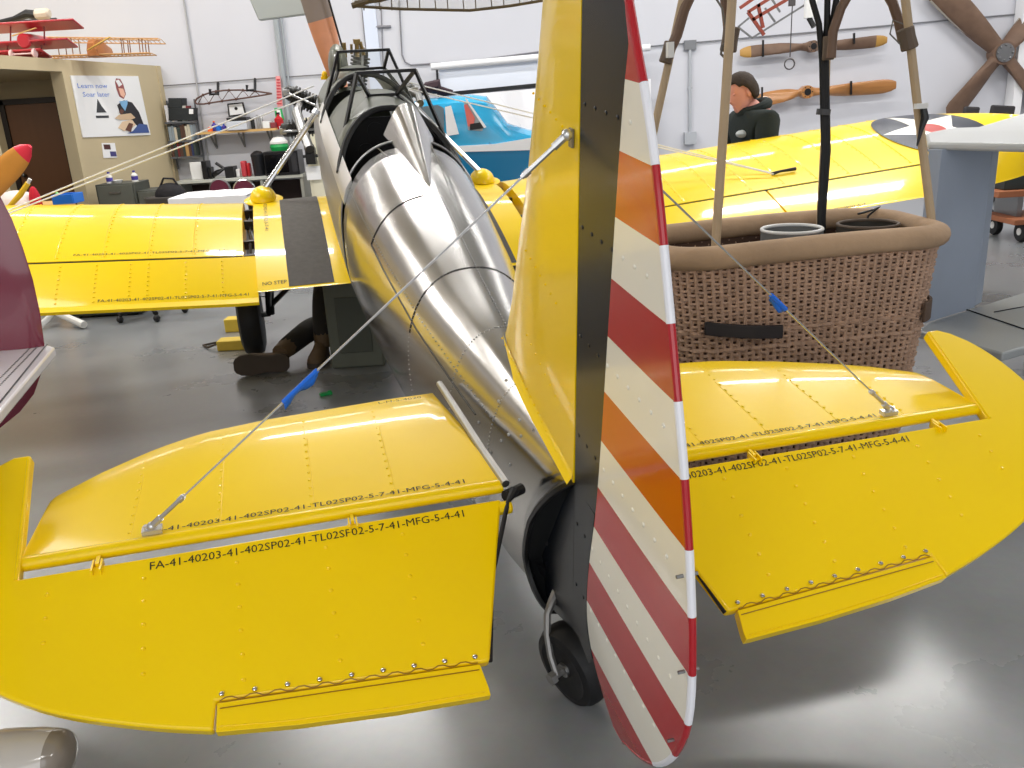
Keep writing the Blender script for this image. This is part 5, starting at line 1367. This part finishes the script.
q = MB(); q.tube([Py(9, 207, 7.8), Py(20, 195, 7.78), Py(28, 183, 7.78)], [.02, .026, .022], 8); o = item('yellow_tube', q, mat('yellow_plastic', (240, 200, 50), .5), 'short yellow tube leaning across the white bundle', 'tube')
q = MB(); q.tube([Py(27.5, 184, 7.78), Py(30, 179, 7.78)], .016, 8); q.build('tube_tip', PLAS, o)
p0 = Py(51.5, 203, 7.85); p1 = Py(72, 203, 7.85); h = Py(51.5, 195.5, 7.85).z - zb2
q = MB(); q.box((0, 0, .01), (p1.x - p0.x, .2, .02)); 
for s in (-1, 1): q.box((s * (p1.x - p0.x) / 2, 0, h / 2), (.012, .2, h)); q.box((0, s * .1, h / 2), (p1.x - p0.x, .012, h))
o = q.build('plastic_tray', BLUEP, bevel=.003); o.location = ((p0.x + p1.x) / 2, 7.98, zb2); tag(o, 'blue plastic tray on the bench by the dark doorway', 'tray')
q = MB(); p = Py(58, 194, 7.95); q.tube([(p.x + .03, 7.98, zb2 + .025), (p.x - .03, 7.98, p.z + .01)], .014, 8); item('green_tool', q, mat('light_green', (130, 210, 130), .5), 'light green handled tool standing in the blue tray', 'tool')
# wooden blade at the left edge
q = MB(); c0 = Py(-30, 208, 7.4); c1_ = Py(30, 146, 7.4); d = (c1_ - c0).normalized(); up = V((-d.z, 0, d.x)); rg = []; L = (c1_ - c0).length
for i in range(15):
    t = i / 14; w = (.105) * (1 if t < .62 else math.sqrt(max(.02, 1 - ((t - .62) / .38) ** 2 * .97))); rg.append([c0 + d * L * t + up * w * math.cos(2 * pi * j / 12) + V((0, 1, 0)) * .022 * math.sin(2 * pi * j / 12) for j in range(12)])
q.loft(rg[:13]); q.cur = 1; q.loft(rg[12:])
q.cur = 0; q.box((c0 + d * -.12), (.2, .12, .2)); q.tube([c0 + d * -.12 + V((0, .02, 0)), V((c0.x - .12, 7.5, 0))], .04, 8); q.box((c0.x - .12, 7.5, .02), (.5, .5, .04))
item('propeller_blade', q, [mat('amber_wood', (206, 138, 52), .4, coat=.4, noise=.15), mat('pink_red_tip', (226, 48, 70), .4)], 'amber wooden propeller blade with red tip at left edge', 'propeller')

# under the left wing: white bent tube stand, caster base
a = Pz(40, 331, 0); b = Pz(58, 324, 0); c = Pz(85, 329, 0)
q = MB(); q.tube([V((a.x - .5, a.y, .05)), V((a.x, a.y, .035)), V((b.x, b.y, .10)), V((c.x, c.y, .035))], .03, 10); item('bent_tube', q, PLAS, 'bent white tube leg standing on the floor under the left wing', 'tube leg')
c = Pz(152, 316, 0); q = MB()
for k in range(5): a_ = k * 2 * pi / 5 + .2; q.tube([(0, 0, .11), (.27 * math.cos(a_), .27 * math.sin(a_), .07)], .02); q.sphere((.27 * math.cos(a_), .27 * math.sin(a_), .03), .03, 8, 6)
q.tube([(0, 0, .1), (0, 0, .42)], .025); 
st_ = empty('work_stool', (c.x, c.y, 0), None, 'black castor stool on the floor beneath the left wing', 'stool')
q.build('star_base', BLKP, st_); q = MB(); q.lathe([(0, 0), (.17, 0), (.18, .03), (.17, .06), (0, .06)], (0, 0, .42), n=24); q.build('seat', BLKP, st_)
p = Pz(105, 318, 0); q = MB(); q.box((0, 0, .12), (.6, .35, .2)); q.box((0, 0, .24), (.64, .38, .03))
for sx in (-.24, .24):
    for sy in (-.12, .12): q.sphere((sx, sy, .02), .022, 8, 6)
o = q.build('floor_case', mat('dark_green_case', (40, 48, 44), .6), bevel=.006); o.location = (p.x, p.y + .2, 0); tag(o, 'low dark case on castors beneath the left wing', 'case')

# =============================================================== models on the office roof
def roofpt(px, py, y): return Py(px, py, y)
tr = empty('model_triplane', (Py(24, 53, 9.9).x, 9.9, ZP + .005), None, 'red model triplane with white propeller on the office roof', 'model airplane'); to_ = tr.location.copy()
def TL_(px, py, y=9.9): return Py(px, py, y) - to_
q = MB(); q.lathe([(0, -.02), (.06, -.02), (.075, .0), (.075, .12), (.05, .5), (.02, .9)], TL_(24, 41), (0, 1, .05), 20); q.build('fuselage', mat('model_red', (176, 38, 52), .3, coat=.4), tr)
for (x0, x1, y_, c_) in ((-34, 75, 26, .13), (-30, 69, 45, .13), (-14, 42, 54.2, .08)):
    q = MB(); a = TL_(x0, y_); b = TL_(x1, y_ - (x1 - x0) * .0); q.box((a + b) / 2 + V((0, .1, 0)), ((b - a).length, .24, .022), Matrix.Rotation(R(-18), 3, 'X')); q.build('wing', mat('model_red', (176, 38, 52), .3, coat=.4), tr, bevel=.009)
q = MB()
for x in (8, 42):
    q.tube([TL_(x, 26) + V((0, .05, 0)), TL_(x, 45) + V((0, .05, 0))], .008, 6); q.tube([TL_(x - 3, 45) + V((0, .05, 0)), TL_(x - 3, 54) + V((0, .05, 0))], .008, 6)
q.build('wing_strut', mat('model_red_dark', (110, 26, 36), .4), tr)
q = MB(); q.bar(TL_(12, 36, 9.8), TL_(36, 28, 9.8), .03, .008); q.build('propeller', WOODL, tr)
q = MB(); 
for s in (-1, 1): q.lathe([(.0, -.012), (.045, -.012), (.05, 0), (.045, .012), (0, .012)], (s * .12, -.02, .05), (1, 0, 0), 16)
q.tube([(-.12, -.02, .05), (.12, -.02, .05)], .008, 6); q.build('wheel', mat('pink_white', (220, 190, 190), .5), tr)
bp0 = empty('model_biplane', (Py(94, 57, 10.4).x, 10.4, ZP), None, 'uncovered wooden frame model biplane on the office roof', 'model airplane'); bo_ = bp0.location.copy()
def BB(px, py, y=10.4): return Py(px, py, y) - bo_
ZB_low = .03
for (x0, x1, py) in ((40, 158, 37), (44, 150, 56)):
    q = MB(); a = BB(x0, py); b = BB(x1, py + (1.5)); b.z = max(b.z, .03); a.z = max(a.z, .03)
    for t in (0, .06, .2): q.tube([a + V((0, t, -t * (.22 if py < 50 else .08))), b + V((0, t, -t * (.22 if py < 50 else .08)))], .007, 5)
    n = 26
    for i in range(n + 1): p = a.lerp(b, i / n); q.tube([p, p + V((0, .08, -.002)), p + V((0, .22, -.045 if py < 50 else -.02))], .0045, 4)
    q.build('wing_frame', mat('pale_balsa', (206, 158, 104), .6), bp0)
q = MB()
for x in (120, 122, 138, 141, 56, 70):
    for t in (.02, .2): q.tube([BB(x, 38) + V((0, t, 0)), V((BB(x - 1, 38).x, t, .04))], .006, 5)
q.build('wing_strut', mat('dark_balsa', (140, 96, 66), .6), bp0)
q = MB(); rg = []
for (y_, w, z0, z1) in ((-.04, .05, .03, .16), (.05, .08, .02, .2), (.2, .07, .02, .21), (.35, .04, .04, .16), (.5, .015, .08, .13)): rg.append([V((s_x * w, y_, zz)) for s_x, zz in ((-1, z0), (1, z0), (1.0, (z0 + z1) / 2), (.6, z1), (-.6, z1), (-1.0, (z0 + z1) / 2))])
q.loft(rg); q.build('fuselage', mat('balsa_brown', (176, 112, 60), .5), bp0)
q = MB(); q.bar(BB(88, 50, 10.3), BB(110, 37, 10.3), .045, .01); q.build('propeller', mat('golden_wood', (232, 186, 92), .4), bp0)
q = MB(); q.tube([Py(-6, 23, 10.8), Py(14, 19, 10.8), Py(27, 14, 10.8), Py(35, 15, 10.8)], [.02, .03, .05, .05], 8); o = item('spotlight', q, BLKP, 'black arm lamp with pale head above the red triplane', 'lamp')
q.v = []; q = MB(); q.tube([Py(35, 15, 10.8), Py(37, 14.5, 10.8), Py(48, 13.5, 10.8), Py(50, 13.5, 10.8)], [.04, .06, .06, .04], 10); q.build('lamp_head', mat('lamp_head_cream', (206, 196, 176), .4), o)
q = MB(); q.tube([Py(-6, 23, 10.8), V((Py(-10, 23, 10.8).x, 12.45, 2.9))], .015, 6); q.build('arm', BLKP, o)

# =============================================================== hanging things at the top
q = MB(); flat(q, [(236, -40), (247, -6), (258.5, 20.5), (309, 14), (300, -40)], 8.4, .08); o = item('grey_board', q, mat('panel_pale_grey', (176, 182, 180), .5), 'pale grey panel hanging from the ceiling above the rib shelf', 'panel', bevel=.01)
yw2 = 6.2
q = MB(); line = [(352, 6), (400, 9), (470, 10.5), (510, 6), (552, -1)]
q.tube([Py(a, b, yw2) for a, b in line], .010, 6); q.tube([Py(355, 3, yw2), Py(380, 0, yw2), Py(400, -6, yw2)], .016, 6); q.tube([Py(352, 6, yw2), Py(368, 1, yw2), Py(380, -8, yw2)], .02, 6)
for i in range(14):
    x = 364 + i * 14; yb3 = 7.3 + (3 if x < 470 else 3 - (x - 470) * .12); q.tube([Py(x + (2 if i % 2 else 0), yb3, yw2), Py(x - 3, -40, yw2 + .1)], .004, 5)
q.tube([Py(345, -40, yw2 + .1), Py(560, -40, yw2 + .1)], .012, 6)
o = item('glider_wing', q, mat('dark_bronze_frame', (96, 84, 66), .5), 'bare framed glider wing with translucent skin hanging at top', 'wing')
q = MB(); q.loft([[Py(a, b - .5, yw2 + .02), Py(a - 3, -40, yw2 + .1)] for a, b in line], closed=False); q.build('wing_skin', TRANSW, o)

# =============================================================== left foreground aircraft parts
mo = V((-2.0, 2.75, 0)); mt_ = empty('maroon_aircraft_tail', mo, None, 'glossy maroon tail fin with white elevator cut by the left edge', 'aircraft tail')
def ML(px, py, y): return Py(px, py, y) - mo
edge = [(-60, 120), (-30, 150), (0, 196), (12, 219), (23, 248), (33, 280), (40, 312), (44.5, 345), (43, 368), (34, 394), (20, 412), (0, 428), (-30, 442), (-90, 450)]
ym = 2.72; rg = []
pts = [ML(a, b, ym) for a, b in edge]; pts_in = [p + (V((pts[0].x - .5, 0, .1)) - p) * .12 for p in pts]
far = ML(-160, 300, ym)
q = MB(); rg = []
for k, (s_, w_) in enumerate(((1.0, 0.0), (.97, .012), (.9, .026), (.6, .04), (0, .045))):
    rg.append([far + (p - far) * s_ + V((0, -w_, 0)) for p in pts])
for (s_, w_) in ((.6, .04), (.9, .026), (.97, .012), (1.0, 0)): rg.append([far + (p - far) * s_ + V((0, w_, 0)) for p in pts])
q.loft(rg, closed=False); q.build('maroon_fin', MAROON, mt_, auto=60)
ze = Pz(20, 343, .9)
pl = [(-140, 330), (0, 337), (38, 341), (54.5, 347), (0, 411), (-60, 470), (-140, 560)]
q = MB(); pts = [Pz(a, b, .9) - mo for a, b in pl]; q.prism([(p.x, p.y) for p in pts], lambda u, v, w: V((u, v, w)), .87, .9); q.build('white_elevator', mat('white_gloss', (236, 232, 236), .3, coat=.4), mt_, bevel=.006)
q = MB(); q.tube([Pz(47, 344, .9015) - mo, Pz(0, 402, .9015) - mo, Pz(-30, 436, .9015) - mo], .0022, 5); q.build('elevator_seam', BLKP, mt_)
q = MB(); a = Pz(38, 343, .901) - mo; b = Pz(-20, 402, .901) - mo
for i in range(40):
    for s in (0, .02): q.sphere(a.lerp(b, (i + .5) / 40) + V((s - .01, 0, 0)), (.0035, .0035, .002), 5, 3)
q.build('screw_row', STEEL, mt_)['kind'] = 'stuff'
q = MB(); q.loft([[V((x, r_ * math.sin(a_), .75 + r_ * math.cos(a_))) for a_ in [2 * pi * j / 20 for j in range(20)]] for x, r_ in ((-.35, .06), (-.9, .14), (-1.8, .24), (-2.4, .28))]); q.tube([(-.5, 0, .66), (-.45, 0, .12)], .03); q.lathe([(0, -.04), (.08, -.04), (.1, 0), (.08, .04), (0, .04)], (-.45, 0, .1), (0, 1, 0), 20)
q.tube([(-2.2, 0, .6), (-2.2, 0, .02)], .05)
q.build('rear_fuselage', MAROON, mt_)
# glossy pod bottom left
po_ = Py(20, 800, 1.62)
q = MB(); a = Py(72, 752, 1.50); b = Py(-160, 820, 1.42); d = (b - a); rg = []
for t, r_ in ((-.012, .002), (-.004, .022), (.012, .04), (.035, .05), (.075, .058), (.14, .068), (.3, .086), (.6, .1), (1.0, .11)):
    c = a + d * t; rg.append([c + V((.0, math.cos(k) * r_, math.sin(k) * r_ * 1.0)) for k in [2 * pi * j / 24 for j in range(24)]])
q.cur = 1; q.loft(rg[:5], cap=(True, False)); q.cur = 0; q.loft(rg[4:], cap=(False, True))
o = item('wheel_fairing', q, [mat('glossy_pale_grey', (196, 190, 182), .15, coat=1.), mat('glossy_taupe', (142, 132, 120), .15, coat=1.)], 'glossy grey rounded plastic pod at bottom left corner', 'fairing')
q = MB(); c = a + d * .7; q.tube([c, V((c.x, c.y, 0))], .03, 10); q.lathe([(0, 0), (.12, 0), (.12, .02), (0, .02)], (c.x, c.y, 0), n=20); q.build('support_post', STEEL, o)

# =============================================================== floor things under the trainer
a = Pz(331, 371, 0); b = Pz(386, 364, 0)
q = MB(); cx_ = (a.x + b.x) / 2; cy_ = (a.y + b.y) / 2 + .15; w_ = b.x - a.x
q.prism([(-w_ / 2, 0), (w_ / 2, 0), (w_ / 2 - .02, .56), (-w_ / 2 - .0, .56)], lambda u, v, w: V((u, w, v)), -.15, .15)
o = q.build('support_box', GRBOX, bevel=.012); o.location = (cx_, cy_, 0); tag(o, 'grey green support box under the silver fuselage by the boots', 'box')
q = MB(); q.box((.0, -.153, .28), (w_ * .62, .01, .36)); q.build('recess_panel', mat('grey_green_dark', (76, 80, 70), .6), o, bevel=.01)
whl = fromA((-.93, 4.0, 0)); wx, wy = -1.79, 5.78
c = Pz(243, 346, 0)
q = MB(); q.box((0, 0, .035), (.30, .12, .07)); o = q.build('wheel_chock', CHOCK, bevel=.006); o.location = (c.x + .0, c.y - .05, 0); tag(o, 'yellow wooden chock in front of the left main wheel', 'chock')
q = MB(); q.tube([(-.13, 0, .05), (-.24, .02, .012), (-.30, .10, .010), (-.22, .16, .010), (-.12, .1, .04)], .008, 6); q.build('rope', mat('dark_rope', (70, 60, 50), .9), o)
q = MB(); q.box((0, 0, .05), (.12, .12, .10)); o = q.build('wheel_chock', CHOCK, bevel=.006); p = Pz(231, 333, 0); o.location = (p.x + .01, p.y + .08, 0); tag(o, 'small yellow wooden block left behind the wheel chock', 'chock')
p = Pz(326, 395, 0); q = MB(); q.box((0, 0, .008), (.07, .035, .016), Matrix.Rotation(.5, 3, 'Z')); q.sphere((.02, .01, .016), (.015, .015, .008), 8, 4, half=True); o = q.build('tape_scrap', GREEN, bevel=.003); o.location = (p.x, p.y, 0); tag(o, 'small green plastic scrap on the floor beside the blue tape', 'scrap')

# =============================================================== people
def skin_mesh(nd, ed, root, levels=2):
    me = bpy.data.meshes.new('sk'); names = list(nd); idx = {n: i for i, n in enumerate(names)}
    me.from_pydata([V(nd[n][0]) for n in names], [(idx[a], idx[b]) for a, b in ed], [])
    bm = bmesh.new(); bm.from_mesh(me); ly = bm.verts.layers.skin.verify(); bm.verts.ensure_lookup_table()
    for n in names:
        r = nd[n][1]; r = (r, r) if not hasattr(r, '__len__') else r
        bm.verts[idx[n]][ly].radius = r; bm.verts[idx[n]][ly].use_root = (n == root)
    bm.to_mesh(me); bm.free()
    ob = bpy.data.objects.new('sk', me); COL.objects.link(ob)
    ob.modifiers.new('s', 'SKIN').use_smooth_shade = True
    sb = ob.modifiers.new('b', 'SUBSURF'); sb.levels = levels; sb.render_levels = levels
    dg = bpy.context.evaluated_depsgraph_get(); e = ob.evaluated_get(dg).to_mesh()
    vs = [v.co.copy() for v in e.vertices]; fs = [tuple(p.vertices) for p in e.polygons]
    bpy.data.objects.remove(ob); bpy.data.meshes.remove(me)
    return vs, fs
def frame(fwd, up):
    f = V(fwd).normalized(); u = (V(up) - f * V(up).dot(f)).normalized(); r = f.cross(u)
    return Matrix((r, f, u)).transposed()      # columns: right, forward, up
def head(mb, c, M, s=1.0):
    """head centre c, M columns right/forward/up"""
    prof = [(-.118, .030, .035, .045), (-.105, .045, .06, .03), (-.085, .055, .078, .015), (-.06, .062, .086, .006), (-.03, .068, .09, 0), (0, .072, .094, 0), (.03, .075, .096, -.002), (.06, .073, .094, -.004), (.085, .064, .084, -.006), (.105, .047, .062, -.008), (.118, .02, .028, -.008)]
    rg = []
    for z, rx, ry, oy in prof:
        ring = []
        for j in range(24):
            a = 2 * pi * j / 24; x = math.sin(a) * rx; y = math.cos(a) * ry + oy
            fr = max(0, math.cos(a))
            if fr > .9 and -.045 < z < .02: y += .026 * (1 - abs(z + .03) / .05 if z < .0 else .3) * (fr - .9) * 10   # nose
            if -.005 < z < .035 and .78 < math.cos(a) < .97: y -= .006
            ring.append(c + M @ V((x * s, y * s, z * s)))
        rg.append(ring)
    mb.loft(rg)
    for sd in (-1, 1):
        mb.sphere(c + M @ V((sd * .076 * s, -.008 * s, -.005 * s)), (.012 * s, .022 * s, .034 * s), 10, 6, axes=M)
        mb.sphere(c + M @ V((sd * .03 * s, .078 * s, .018 * s)), (.014 * s, .008 * s, .008 * s), 8, 6, axes=M)
    mb.sphere(c + M @ V((0, .086 * s, -.068 * s)), (.026 * s, .008 * s, .006 * s), 8, 6, axes=M)
    mb.sphere(c + M @ V((0, .102 * s, -.025 * s)), (.014 * s, .016 * s, .012 * s), 8, 6, axes=M)
def hair(c, M, s, parent, thick=.010):
    mb = MB(); rg = []
    for i in range(9):
        th = pi * .60 * i / 8; ring = []
        for j in range(24):
            a = 2 * pi * j / 24; fr = math.cos(a)
            t2 = th * (.46 if fr > .6 else (.60 if fr > .2 else (.74 if fr > -.25 else 1.12)))
            rx, ry, rz = .078 + thick, .100 + thick, .118 + thick
            w = 1 + .03 * math.sin(j * 2.3 + i)
            ring.append(c + M @ V((math.sin(a) * math.sin(t2) * rx * w * s, (fr * math.sin(t2) * ry - .004) * w * s, (math.cos(t2) * rz) * s)))
        rg.append(ring)
    mb.loft(rg, cap=(True, False)); o = mb.build('hair', HAIR, parent, auto=80); o.modifiers.new('s', 'SOLIDIFY').thickness = -.012
    return o
def hand(mb, w, d, n, s=1.0, curl=.5):
    """wrist w, direction d, palm normal n: palm plus five separate fingers"""
    w = V(w); d = V(d).normalized(); n = V(n); n = (n - d * n.dot(d)).normalized(); x = d.cross(n)
    mb.loft([[w + d * t + x * a * wd + n * b * .013 * s for a, b in ((-1, -.6), (-1, .6), (-.5, 1), (.5, 1), (1, .6), (1, -.6), (.5, -1), (-.5, -1))] for t, wd in ((-.01 * s, .024 * s), (.03 * s, .036 * s), (.065 * s, .041 * s), (.085 * s, .038 * s))])
    for k, (o_, L) in enumerate(((-.031, .068), (-.010, .078), (.011, .073), (.031, .058))):
        p = w + d * .08 * s + x * o_ * s; pts = [p]; dd_ = d.copy()
        for q_ in range(3):
            a_ = curl * (.5 + .35 * q_); dd_ = (d * math.cos(a_ * (q_ + 1) * .7) + n * math.sin(a_ * (q_ + 1) * .7)); p = p + dd_ * L * s / 3; pts.append(p)
        mb.tube(pts, [.0095 * s, .009 * s, .0085 * s, .007 * s], 8)
    p = w + d * .025 * s - x * .03 * s; t_ = (d * .6 - x * .65 + n * .35).normalized()
    mb.tube([p, p + t_ * .03 * s, p + (t_ * .05 + d * .012) * s, p + (t_ * .06 + d * .03) * s], [.012 * s, .0115 * s, .010 * s, .008 * s], 8)
def person(base, nd, ed, tops, bottoms, hd, label, cloth, cname, trm, shoes, hs=1.0, grp=None, hands=None):
    mb = MB(); mb.smooth = True
    vs, fs = skin_mesh(nd, ed, 'pelvis'); mb.add(vs, fs, True)
    head(mb, hd[0], hd[1], hs)
    for h in hands: hand(mb, *h)
    o = mb.build('person', SKIN, auto=80); tag(o, label, 'person', grp)
    def cl(names, grow, nm, m_, root):
        n2 = {k: (nd[k][0], tuple(x + grow for x in (nd[k][1] if hasattr(nd[k][1], '__len__') else (nd[k][1],) * 2))) for k in names}
        e2 = [(a, b) for a, b in ed if a in n2 and b in n2]; m2 = MB(); m2.add(*skin_mesh(n2, e2, root), True); return m2.build(nm, m_, o, auto=80)
    cl(tops, .024, cname, cloth, 'chest' if 'pelvis' not in tops else 'pelvis')
    cl(bottoms, .017, 'trousers', trm, 'pelvis')
    hair(hd[0], hd[1], hs, o)
    return o
EDG = [('pelvis', 'waist'), ('waist', 'chest'), ('chest', 'neckb'), ('neckb', 'neck'), ('chest', 'shL'), ('shL', 'elL'), ('elL', 'wrL'), ('chest', 'shR'), ('shR', 'elR'), ('elR', 'wrR'), ('pelvis', 'hpL'), ('hpL', 'knL'), ('knL', 'anL'), ('pelvis', 'hpR'), ('hpR', 'knR'), ('knR', 'anR')]
TOPS = ['pelvis', 'waist', 'chest', 'neckb', 'shL', 'elL', 'wrL', 'shR', 'elR', 'wrR']
BOT = ['pelvis', 'hpL', 'knL', 'anL', 'hpR', 'knR', 'anR']
def shoe(o, heel, toe, up, m_, w=.045, h=.09, sole_=True, shaft=None):
    heel, toe, up = V(heel), V(toe), V(up).normalized(); d = (toe - heel).normalized(); x = d.cross(up).normalized(); L = (toe - heel).length; mb = MB(); rg = []
    for t, ww, hh in ((0, .62, .8), (.06, .85, 1.0), (.25, .9, 1.15), (.45, .95, .85), (.7, 1.1, .62), (.9, .95, .5), (1, .55, .3)):
        c = heel + d * L * t; rg.append([c + x * a * w * ww + up * b * h * hh for a, b in ((-1, 0), (-1, .55), (-.6, .95), (0, 1.0), (.6, .95), (1, .55), (1, 0))])
    mb.loft(rg)
    if shaft: mb.tube([V(shaft[0]), V(shaft[0]).lerp(V(shaft[1]), .5), V(shaft[1])], [.055, .06, .064], 12)
    s_ = mb.build('boot', m_, o, auto=60)
    if sole_:
        mb = MB(); rg = []
        for t, ww in ((-.02, .5), (.03, .8), (.12, .92), (.3, .85), (.45, .85), (.7, 1.12), (.9, 1.0), (1.0, .7), (1.03, .4)):
            c = heel + d * L * t; rg.append([c + x * a * w * 1.05 * ww + up * b for a, b in ((-1, .012), (1, .012), (1, -.022), (-1, -.022))])
        mb.loft(rg, sm=False); mb.build('boot_sole', SOLE, s_)
    return s_
# standing man behind the right wing
hc = Py(741.5, 92, 7.1); fdir = V((-.93, -.30, 0)); fdir.normalize(); rdir = V((fdir.y, -fdir.x, 0))      # his right
g0 = V((hc.x + .10, 7.12, 0))
Mh = frame(fdir + V((0, 0, -.42)), V((0, 0, 1)) + fdir * .42)
def G(f, r, z): return g0 + fdir * f + rdir * r + V((0, 0, z))
nd = {'pelvis': (G(-.02, 0, .92), (.13, .115)), 'waist': (G(.0, 0, 1.06), (.135, .11)), 'chest': (G(.0, 0, 1.25), (.155, .13)), 'neckb': (G(.0, 0, 1.39), (.09, .08)), 'neck': (G(.05, 0, 1.47), .056),
      'shL': (G(.0, -.2, 1.30), .085), 'elL': (G(.06, -.27, 1.02), .058), 'wrL': (G(.28, -.16, .98), .04), 'shR': (G(.0, .2, 1.30), .085), 'elR': (G(.06, .27, 1.02), .058), 'wrR': (G(.28, .16, .98), .04),
      'hpL': (G(0, -.1, .86), .098), 'knL': (G(.02, -.11, .48), .068), 'anL': (G(-.01, -.12, .09), .048), 'hpR': (G(0, .1, .86), .098), 'knR': (G(.02, .11, .48), .068), 'anR': (G(-.01, .12, .09), .048)}
man = person(g0, nd, EDG, TOPS, BOT, (hc, Mh), 'standing man in dark hooded top looking down behind the right wing', HOOD, 'hooded_top', JEAN, None, 1.12, hands=[(nd['wrL'][0], fdir, (0, 0, -1)), (nd['wrR'][0], fdir, (0, 0, -1))])
q = MB(); rgp = []
for i in range(17):
    a = pi * .1 + 1.8 * pi * i / 16; rgp.append(G(-math.cos(a) * -.10 - .02, math.sin(a) * .115, 1.405 + .03 * math.cos(a) - .0))
q.tube([G(-.10 * math.cos(2 * pi * i / 20) + .0, .12 * math.sin(2 * pi * i / 20), 1.405 + .035 * math.cos(2 * pi * i / 20)) for i in range(21)], .04, 10); q.build('hood', HOOD, man)
q = MB(); c = G(.14, -.1, 1.2); q.sphere(G(.135, -.06, 1.215), (.05, .05, .03), 12, 6); q.build('chest_badge', mat('badge_grey', (190, 196, 196), .7), man)
for s in (-1, 1): shoe(man, G(-.07, s * .12, .022), G(.2, s * .13, .022), (0, 0, 1), BOOTM)
# mechanic lying under the trainer
soleA = Pz(266, 377, 0); A1 = V((soleA.x + .01, soleA.y + .10, .10)); hipc = V((-.98, 6.12, .15))
ftB = Pz(322, 362, 0); B1 = V((ftB.x, ftB.y + .02, .09))
nd = {'pelvis': (hipc, (.13, .105)), 'waist': ((-.90, 6.32, .15), (.13, .1)), 'chest': ((-.80, 6.56, .17), (.15, .11)), 'neckb': ((-.74, 6.74, .18), (.09, .07)), 'neck': ((-.71, 6.83, .2), .055),
      'shL': ((-.97, 6.66, .17), .075), 'elL': ((-1.16, 6.46, .2), .052), 'wrL': ((-1.26, 6.3, .38), .038), 'shR': ((-.60, 6.52, .17), .075), 'elR': ((-.55, 6.3, .22), .052), 'wrR': ((-.72, 6.2, .38), .038),
      'hpL': (hipc + V((-.1, -.03, -.02)), .092), 'knL': ((A1 + hipc) / 2 + V((-.08, 0, .05)), .066), 'anL': (A1 + V((.06, .07, .01)), .05),
      'hpR': (hipc + V((.09, -.05, 0)), .092), 'knR': ((B1.x + .02, B1.y + .22, .50), .066), 'anR': ((B1.x, B1.y + .06, .11), .048)}
hdc = V((-.68, 6.95, .2)); Mm = frame((0, -.25, 1), (.2, 1, .2))
mech = person(None, nd, EDG, TOPS, BOT, (hdc, Mm), 'person lying on the floor under the trainer with one knee raised', mat('dark_work_shirt', (46, 50, 58), .9), 'work_shirt', TROU, None, 1.0,
              hands=[(nd['wrL'][0], (0, .2, 1), (1, 0, 0)), (nd['wrR'][0], (0, .2, 1), (-1, 0, 0))])
shoe(mech, V((A1.x + .115, A1.y + .0, .06)), V((A1.x - .20, A1.y - .06, .075)), (-.12, .99, .0), BOOTM, .06, .10, shaft=(V(nd['anL'][0]) + V((0, -.03, 0)), V(nd['anL'][0]).lerp(V(nd['knL'][0]), .32)))
shoe(mech, V((B1.x - .01, B1.y + .12, .022)), V((B1.x - .02, B1.y - .17, .022)), (0, 0, 1), BOOTM, .05, .10, shaft=(V(nd['anR'][0]) + V((0, 0, -.03)), V(nd['anR'][0]).lerp(V(nd['knR'][0]), .3)))
# ---------------------------------------------------------------- lights
def area(name, loc, sx, sy, power, rot=(0, 0, 0), col=(1, .98, .95)):
    l = bpy.data.lights.new(name, 'AREA'); l.shape = 'RECTANGLE'; l.size = sx; l.size_y = sy; l.energy = power; l.color = col
    o = bpy.data.objects.new(name, l); COL.objects.link(o); o.location = loc; o.rotation_euler = rot
    return o
for y, xs_, pw_ in ((-3.6, (-6.4, -2.3, 1.8, 5.9), 55), (8.1, (-6.6, -1.4, 3.7, 8.4), 104), (10.7, (-6.0, -3.2, -.4, 2.4, 5.2), 32)):
    for x in xs_:
        area('ceiling_lamp', (x, y, 4.7 if y < 11 else 4.5), 2.4, .4 if y < 0 else .15, pw_)
for x in (-4.6, 5.0):
    area('foreground_fill_panel', (x, 4.7, 4.7), 3.0, 1.6, 110)  # soft overhead panels added only to give the foreground more light
area('rear_fill_light', (0, -5.8, 2.3), 9.0, 4.0, 125, rot=(R(90), 0, 0), col=(.95, .98, 1))  # fill added behind the camera to brighten aft surfaces; no door opens there
area('office_fill_light', (-6.8, 10.6, 2.1), .6, .6, 14, col=(1, .9, .75))  # unseen light added to lift the dark office interior
scn.view_settings.view_transform = 'Standard'; scn.view_settings.look = 'None'
scn.view_settings.gamma = 1; scn.view_settings.use_curve_mapping = False
scn.view_settings.exposure = 0.45
w = bpy.data.worlds.new('world'); scn.world = w; w.use_nodes = True
w.node_tree.nodes['Background'].inputs[0].default_value = (.9, .95, 1, 1); w.node_tree.nodes['Background'].inputs[1].default_value = .3
